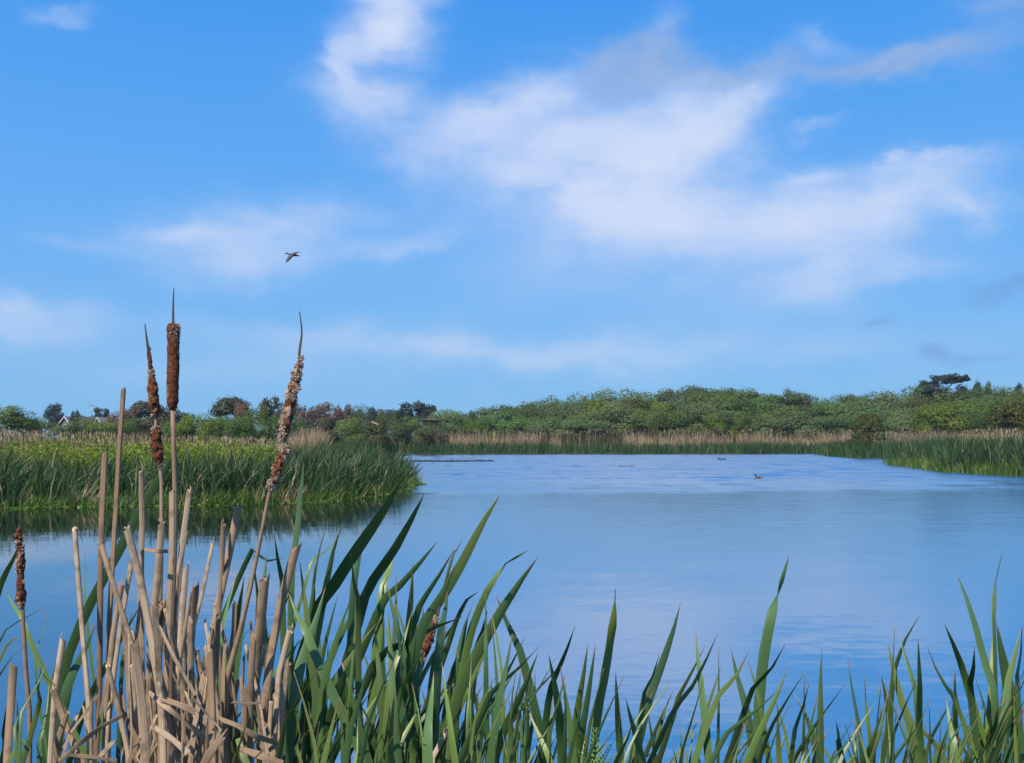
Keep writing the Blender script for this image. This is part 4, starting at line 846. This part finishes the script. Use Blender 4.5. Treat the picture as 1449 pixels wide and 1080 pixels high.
random.seed(44)
for s in ST:
    if s[1]: stalk(*s)
# bent and fallen pieces lying across the foot of the clump
for pts, w, D, lab in [
 ([(173, 1012), (145, 1028), (112, 1052), (84, 1078)], 10, 1.33, 'pale fallen piece slanting down to the left corner'),
 ([(211, 980), (235, 1000), (262, 1022), (285, 1040)], 10, 1.36, 'bent pale piece slanting down right of the pale wide stalk'),
 ([(232, 990), (255, 998), (277, 1008)], 12, 1.34, 'short flat pale piece lying over the clump foot'),
 ([(220, 1030), (242, 1045), (266, 1066)], 12, 1.32, 'flat pale piece low in the middle of the foot'),
 ([(312, 1018), (338, 1028), (362, 1042), (392, 1052)], 11, 1.35, 'long pale piece lying right of the plank-like stalk'),
 ([(330, 994), (350, 996), (370, 994)], 6, 1.4, 'thin pale horizontal piece above the long pale one'),
 ([(205, 778), (222, 780), (238, 780)], 8, 1.45, 'small pale folded piece high in the clump'),
 ([(226, 888), (248, 935), (275, 985)], 9, 1.38, 'brown strip slanting down right through the clump middle'),
 ([(90, 1068), (130, 1072), (165, 1078)], 9, 1.36, 'fallen piece lying flat at the very bottom left'),
 ([(340, 1060), (370, 1070), (400, 1082)], 14, 1.32, 'broad fallen piece at the bottom right of the clump'),
 ([(318, 1042), (300, 1062), (285, 1088)], 16, 1.3, 'thick broken butt end at the bottom of the clump')]:
    stalk(pts, w * .78, D, lab, 'fallen pieces of dead cattail', .3, 'fallen_stalk', False, 1.5)
random.seed(46)
for k in range(84):
    x = random.triangular(140, 420, 240); t = random.triangular(800, 1060, 960); ln = random.uniform(-.28, .22); D = random.uniform(1.40, 1.74); w = random.uniform(3.5, 10.5)
    stalk([(x, t), (x - ln * 70, t + 70), (x - ln * 120, t + 150)], w, D, 'short broken dead stalk crowded in the brown cattail clump', 'broken stalks crowded in the clump', random.choice([.35, .8, .9]))

for k in range(20):                          # papery leaves dried out, bent and tangled between the stalks
    x = random.triangular(60, 430, 250); t = random.triangular(900, 1060, 1020); b1, b2 = random.uniform(-45, 45), random.uniform(-40, 40)
    stalk([(x, t), (x + b1 * .5, t + 18 + random.uniform(-16, 16)), (x + b1, t + 55), (x + b1 + b2, t + 130)], random.uniform(3, 8), random.uniform(1.34, 1.62), 'papery dry cattail leaf bent and tangled among the dead stalks', 'dry leaves tangled in the clump', .16, 'dry_leaf', True, 2.)

def seedhead(pts, prof, D, stem, stemw, tip, label, nfl, rough=.08, fl=(.0018, .0042), mat=None):
    """pts: list of spikes, each a pixel polyline top to bottom with prof = [(t, width px)]"""
    e0 = at(*stem[-1], D); x0, y0 = e0[0], D + .02; z0 = gz1(x0, y0) - .05
    org = np.array((x0, y0, z0)); e = empty('cattail', org, label, 'cattail', 'brown cattails with seed heads')
    sp = [at(x, y, D) for x, y in stem] + [org + (0, 0, (at(*stem[-1], D)[2] - z0) * .4), org]
    C = crom(sp, 30); m = MB(); m.tube(C - org, np.interp(np.linspace(0, 1, 30), np.linspace(0, 1, len(stemw)), np.array(stemw)) / FPX * D / 2, n=10); m.build('stem', DEAD, e)
    if tip:
        T = crom([at(x, y, D) for x, y in tip], 14) - org; m = MB(); m.tube(T, np.linspace(1.4, 4.2, 14) / FPX * D / 2, n=6); m.build('tip_spike', THIN, e)
    for (line, pf), nf in zip(zip(pts, prof), nfl):
        n = 64; k = 24; C = crom([at(x, y, D) for x, y in line], n) - org; t = np.linspace(0, 1, n)
        w = np.interp(t, [a for a, _ in pf], [b for _, b in pf]) / FPX * D / 2 * .87
        T, sd, no = frames(C, 0.); v = []; r = np.random.default_rng(int(line[0][0] * 7)); lump = r.normal(0, 1, (n, k))
        for _ in range(2): lump = (lump + np.roll(lump, 1, 0) + np.roll(lump, -1, 0) + np.roll(lump, 1, 1) + np.roll(lump, -1, 1)) / 3.2
        for _ in range(3): lump = (lump + np.roll(lump, 1, 0) + np.roll(lump, -1, 0)) / 2.1
        big = r.normal(0, 1, (9, 5)); fine = r.normal(0, .03, (n, k))
        for i in range(n):
            for j in range(k):
                a = 2 * math.pi * j / k; ti = t[i] * 7.99; aj = j / k * 5; i0 = int(ti); j0 = int(aj); u, q = ti - i0, aj - j0
                bg = (big[i0, j0] * (1 - q) + big[i0, (j0 + 1) % 5] * q) * (1 - u) + (big[i0 + 1, j0] * (1 - q) + big[i0 + 1, (j0 + 1) % 5] * q) * u
                rr = w[i] * max(.35, 1 + rough * .55 * bg + rough * .45 * lump[i, j] + fine[i, j])
                v.append(C[i] + (sd[i] * math.cos(a) + no[i] * math.sin(a)) * rr)
        f = [(i * k + j, i * k + (j + 1) % k, (i + 1) * k + (j + 1) % k, (i + 1) * k + j) for i in range(n - 1) for j in range(k)] + [tuple(range(k - 1, -1, -1)), tuple((n - 1) * k + j for j in range(k))]
        h = link('seed_head', mesh('seed_head', v, f, mat or SEED), e)
        # tufts of pale fluff where the head is coming apart: patches of fine fibres
        V = np.array(v).reshape(n, k, 3); fv = []; ff = []
        for pch in range(nf):
            ci = int(r.beta(.8, .8) * (n - 1)) if pch % 3 else int(r.uniform(0, .06) * n); cj = int(r.uniform(0, k)); sz = r.uniform(.8, 3.2)
            for _ in range(int(46 * sz)):
                i = int(np.clip(ci + r.normal(0, sz * .9), 0, n - 1)); j = int(cj + r.normal(0, sz * .8)) % k
                p = V[i, j]; out = nrm(p - C[i]); dr = nrm(out * .28 + r.normal(0, .5, 3) + np.array((0, 0, -.5))); L_ = r.uniform(*fl); s_ = nrm(np.cross(dr, r.normal(size=3))) * r.uniform(.0003, .0007)
                b = len(fv); q_ = p - out * .0006; fv += [q_ - s_, q_ + s_, q_ + dr * L_ * .6 + s_ * 1.3 + out * .0006, q_ + dr * L_ * .6 - s_ * 1.3 + out * .0006, q_ + dr * L_]; ff += [(b, b + 1, b + 2, b + 3), (b + 3, b + 2, b + 4)]
        if fv: link('fluff', mesh('fluff', fv, ff, FLUFF, smooth=False), h)
seedhead([[(245, 458), (245, 520), (244, 581)]], [[(0, 15), (.03, 19), (.5, 19), (.9, 18), (.97, 13), (1, 6)]], 1.5, [(244, 570), (246, 640), (248, 720), (244, 850), (240, 1000)], [6, 11, 12, 13, 13], [(246, 407), (245, 435), (245, 462)], 'tallest cattail, a straight smooth brown seed head with a needle tip', [9], .06)
seedhead([[(210, 492), (212, 510), (214, 530)], [(214, 524), (217, 560), (220, 597)], [(220.8, 604), (222, 630), (227, 664)]],
         [[(0, 4), (.3, 6.5), (1, 7)], [(0, 6), (.15, 10), (.35, 16), (.65, 18), (.82, 14), (.93, 6), (1, 4)], [(0, 9), (.12, 17), (.5, 19), (.75, 15), (1, 5)]], 1.56,
         [(217, 560), (220, 605), (227, 655), (229, 730), (226, 860), (222, 1000)], [4, 8, 11, 12, 12, 12], [(205, 458), (207, 475), (210, 496)], 'cattail with its brown seed head split into two lobes', [2, 16, 8], .12)
seedhead([[(426, 505), (424, 518), (419, 532)], [(421, 528), (413, 562), (405, 600), (400, 636)], [(404, 629), (396, 655), (384, 692)]],
         [[(0, 4), (.3, 9), (.7, 12), (1, 11)], [(0, 10), (.15, 17), (.5, 17), (.75, 14), (1, 6)], [(0, 8), (.2, 15), (.6, 15), (.9, 12), (1, 7)]], 1.5,
         [(424, 515), (412, 565), (400, 632), (382, 695), (368, 765), (345, 880), (318, 1020)], [4, 6, 11, 15, 16, 16, 16], [(424, 441), (427, 470), (424, 495), (423, 508)], 'leaning cattail with a ragged seed head shedding pale fluff', [7, 30, 18], .24, (.0025, .006), SEED2)
seedhead([[(26, 748), (27, 760), (28, 775)], [(28, 772), (29, 815), (30, 859)]], [[(0, 6), (.3, 10), (1, 9)], [(0, 9), (.2, 12), (.55, 12), (.9, 14), (1, 8)]], 1.55,
         [(28, 790), (32, 865), (36, 940), (42, 1080)], [5, 8, 10, 10], [(27, 742), (27, 750)], 'short knobbly seed head on a thin stem at the left edge', [3, 9], .22)
seedhead([[(618, 873), (608, 903), (597, 936)]], [[(0, 6), (.2, 10), (.7, 12), (1, 6)]], 1.85, [(610, 900), (597, 936), (586, 985), (575, 1060)], [4, 5, 7, 8], [(634, 808), (626, 840), (618, 876)], 'dark ragged seed head leaning among the green blades', [14], .3)
# leafy sprig at the bottom edge
c = at(842, 1092, 1.6); e = empty('leafy_sprig', c, 'small bright leafy sprig at the bottom edge of the reeds', 'sprig')
SPR = foliage('sprig_leaf', [(0, (.07, .16, .02)), (1, (.12, .24, .03))], .5, .3, 0)
m = MB(); z0 = gz1(c[0], 1.6); m.tube(crom([(0, 0, .01), (.01, 0, -.5), (0, 0, z0 - c[2])], 10), .0025, n=6); m.build('stem', SPR, e)
V = []; F = []
for k in range(5):
    a = 2.6 * k; d = np.array((math.cos(a) * .045, math.sin(a) * .03, .035 + .006 * k)); 
    for j in range(9):
        t = j / 8; p = d * t; sd = nrm(np.cross(d, (0, 0, 1.)))
        for s in (-1, 1):
            q_ = p + sd * s * .014 * (1 - .7 * t) + d * .12; w_ = nrm(d) * .0035; b = len(V); V += [p, (p + q_) / 2 - w_, q_, (p + q_) / 2 + w_]; F.append((b, b + 1, b + 2, b + 3))
link('leaves', mesh('leaves', V, F, SPR, smooth=False), e)

# ------------------------------------------------------------------ light and sky
SUN_EL, SUN_AZ = R(54), R(211)              # azimuth clockwise from +Y: behind and left of the camera
to_sun = Vector((math.sin(SUN_AZ) * math.cos(SUN_EL), math.cos(SUN_AZ) * math.cos(SUN_EL), math.sin(SUN_EL)))
sl = bpy.data.lights.new('sun', 'SUN'); sl.energy = 5.0; sl.angle = R(.53); sl.color = (1, .93, .80)
so = bpy.data.objects.new('sun', sl); COL.objects.link(so); so.rotation_euler = to_sun.to_track_quat('Z', 'Y').to_euler(); so.location = (-20, -20, 40)
W = bpy.data.worlds.new('World'); S.world = W; W.use_nodes = True; nt = W.node_tree; nt.nodes.clear()
skyt = N(nt, 'ShaderNodeTexSky', sky_type='NISHITA'); skyt.sun_disc = False; skyt.sun_elevation = SUN_EL; skyt.sun_rotation = SUN_AZ
skyt.air_density = 1.0; skyt.dust_density = .3; skyt.ozone_density = 3.
tc = N(nt, 'ShaderNodeTexCoord'); sp = N(nt, 'ShaderNodeSeparateXYZ'); nt.links.new(tc.outputs['Generated'], sp.inputs[0])
AZ = math_(nt, 'ARCTAN2', sp.outputs[0], sp.outputs[1]); EL = math_(nt, 'ARCSINE', sp.outputs[2])
def wnoise(sx, sy, det, off, rough=.55):
    c = N(nt, 'ShaderNodeCombineXYZ'); nt.links.new(math_(nt, 'MULTIPLY_ADD', AZ, sx, off), c.inputs[0]); nt.links.new(math_(nt, 'MULTIPLY_ADD', EL, sy, off * .6), c.inputs[1])
    n = N(nt, 'ShaderNodeTexNoise'); n.noise_dimensions = '2D'; n.inputs['Scale'].default_value = 1; n.inputs['Detail'].default_value = det; n.inputs['Roughness'].default_value = rough
    nt.links.new(c.outputs[0], n.inputs['Vector']); return n
wn = wnoise(9, 15, 6, 3.7, .58); ws = N(nt, 'ShaderNodeSeparateColor'); nt.links.new(wn.outputs['Color'], ws.inputs[0])
WA = math_(nt, 'MULTIPLY_ADD', math_(nt, 'SUBTRACT', ws.outputs[0], .5), .085, AZ); WE = math_(nt, 'MULTIPLY_ADD', math_(nt, 'SUBTRACT', ws.outputs[1], .5), .060, EL)
def blobs(L):
    tot = None
    for px, py, rx, ry, ang, amp in L:
        a0, e0 = azel(px, py); c, s = math.cos(R(ang)), math.sin(R(ang))
        da = math_(nt, 'SUBTRACT', WA, a0); de = math_(nt, 'SUBTRACT', WE, e0)
        u = math_(nt, 'MULTIPLY_ADD', da, c * FPX / rx, math_(nt, 'MULTIPLY', de, s * FPX / rx)); v = math_(nt, 'MULTIPLY_ADD', da, -s * FPX / ry, math_(nt, 'MULTIPLY', de, c * FPX / ry))
        r2 = math_(nt, 'MULTIPLY_ADD', u, u, math_(nt, 'MULTIPLY', v, v))
        g = math_(nt, 'MULTIPLY', math_(nt, 'POWER', 2.718, math_(nt, 'MULTIPLY', r2, -1.)), amp)
        tot = g if tot is None else math_(nt, 'ADD', tot, g)
    return tot
white = blobs([(560, 15, 60, 44, 20, 1.1), (525, 58, 44, 26, 25, .75), (492, 98, 16, 34, 35, .7), (545, 156, 50, 32, 15, .75), (480, 140, 40, 36, 0, .22), (580, 205, 70, 40, -35, .3),
               (665, 180, 75, 30, 22, .6), (760, 145, 75, 30, 18, .75), (720, 215, 90, 45, -20, .4), (890, 238, 140, 68, -6, 1.45), (835, 265, 90, 40, -15, .6), (980, 165, 70, 40, 15, .7), (1060, 133, 62, 20, 4, .75), (1020, 200, 50, 34, 25, .5),
               (900, 305, 120, 28, -4, .5), (1182, 300, 85, 42, 8, .75), (1290, 262, 90, 30, 12, .66), (1295, 226, 70, 13, 4, .7), (1370, 290, 50, 20, -6, .5), (1140, 246, 38, 14, 8, .55), (1110, 300, 60, 34, 0, .35), (1190, 375, 80, 36, 15, .55), (1040, 345, 150, 40, 0, .32), (1300, 384, 70, 18, 4, .28),
               (1165, 178, 34, 7, 6, .28), (1155, 66, 40, 14, 0, .35), (940, 30, 30, 26, 0, .3),
               (385, 325, 150, 34, 6, .55), (350, 372, 110, 30, 4, .42), (250, 330, 60, 18, 6, .3), (560, 343, 75, 12, 14, .35), (540, 484, 290, 24, -2, .30), (700, 260, 210, 60, -25, .20), (1000, 335, 260, 60, 0, .16), (700, 500, 170, 24, -2, .3), (300, 520, 260, 26, 0, .16), (30, 430, 80, 24, -6, .5), (30, 468, 70, 20, -4, .4), (130, 350, 60, 10, 0, .15), (85, 17, 34, 12, 0, .35),
               (1000, 500, 420, 40, 0, .20), (950, 400, 330, 60, 0, .20)])
grey = blobs([(925, 66, 42, 32, 20, .66), (862, 96, 32, 24, 10, .52), (960, 95, 60, 20, 0, .42), (1180, 92, 210, 15, 1, .85), (1330, 88, 70, 12, -2, .35), (890, 130, 60, 18, 15, .25), (1420, 5, 60, 20, -5, .45)])
dark = blobs([(1432, 413, 32, 8, 3, .9), (1330, 500, 24, 8, 5, .6), (1390, 508, 36, 8, -5, .45), (1232, 456, 26, 5, 0, .5)])
fb = wnoise(9, 22, 9, 11.3, .57); f2 = wnoise(5, 12, 4, 27., .5)
tex = math_(nt, 'MULTIPLY_ADD', fb.outputs[0], 1.7, math_(nt, 'MULTIPLY_ADD', f2.outputs[0], 1.1, -.42))
# thin scattered cloud for the rest of the sky
gen = ramp(nt, wnoise(2.2, 5., 6, 40., .6).outputs[0], [(.56, (0, 0, 0)), (.8, (.7, .7, .7))])
out = math_(nt, 'MULTIPLY', gen, math_(nt, 'GREATER_THAN', math_(nt, 'ABSOLUTE', AZ), .75))
def sat(x): # soft limit
    return math_(nt, 'SUBTRACT', 1., math_(nt, 'POWER', 2.718, math_(nt, 'MULTIPLY', math_(nt, 'POWER', x, 1.18), -1.3)))
wa = sat(math_(nt, 'MAXIMUM', math_(nt, 'MULTIPLY', math_(nt, 'ADD', white, out), tex), 0.))
ga = sat(math_(nt, 'MAXIMUM', math_(nt, 'MULTIPLY', grey, tex), 0.))
SKYS = .1
tint = mixc(nt, 1., skyt.outputs[0], (.80, .98, 1.12), 'MULTIPLY')
hs = N(nt, 'ShaderNodeHueSaturation'); hs.inputs['Saturation'].default_value = 1.12; hs.inputs['Value'].default_value = 1.0; nt.links.new(tint, hs.inputs['Color'])
CW = tuple(x / SKYS for x in (.68, .76, .96)); CG = tuple(x / SKYS for x in (.40, .50, .70))
mr = N(nt, 'ShaderNodeMapRange'); mr.inputs[1].default_value = 0.; mr.inputs[2].default_value = R(60); nt.links.new(EL, mr.inputs[0])
def k(*c): return tuple(x / SKYS / 10 for x in c)
clear = ramp(nt, mr.outputs[0], [(0, k(.200, .500, .88)), (.08, k(.190, .500, .93)), (.2, k(.138, .450, .97)), (.42, k(.046, .330, .94)), (.75, k(.040, .22, .72)), (1, k(.03, .17, .60))])
clear = mixc(nt, 1., clear, (10., 10., 10.), 'MULTIPLY')
sky0 = mixc(nt, .85, hs.outputs[0], clear)
col = mixc(nt, wa, sky0, CW); col = mixc(nt, ga, col, CG); col = mixc(nt, sat(math_(nt, 'MAXIMUM', math_(nt, 'MULTIPLY', dark, tex), 0.)), col, tuple(x / SKYS for x in (.16, .32, .66)))
bg = N(nt, 'ShaderNodeBackground'); bg.inputs[1].default_value = SKYS * .86; nt.links.new(col, bg.inputs[0])
o = N(nt, 'ShaderNodeOutputWorld'); nt.links.new(bg.outputs[0], o.inputs[0])
S.view_settings.view_transform = 'Standard'; S.view_settings.look = 'None'; S.view_settings.exposure = .22; S.view_settings.gamma = 1
# air between the camera and the far trees
m, nt = nodes('haze_air'); pv = N(nt, 'ShaderNodeVolumePrincipled'); pv.inputs['Color'].default_value = (.80, .90, 1, 1); pv.inputs['Density'].default_value = .00022; pv.inputs['Anisotropy'].default_value = .3
o = N(nt, 'ShaderNodeOutputMaterial'); nt.links.new(pv.outputs[0], o.inputs['Volume'])
b = MB(); b.box((0, 250, 30), (1400, 700, 66)); tag(b.build('haze', m, None, False), 'thin pale air over the lake softening the far trees', 'haze', kind='stuff')
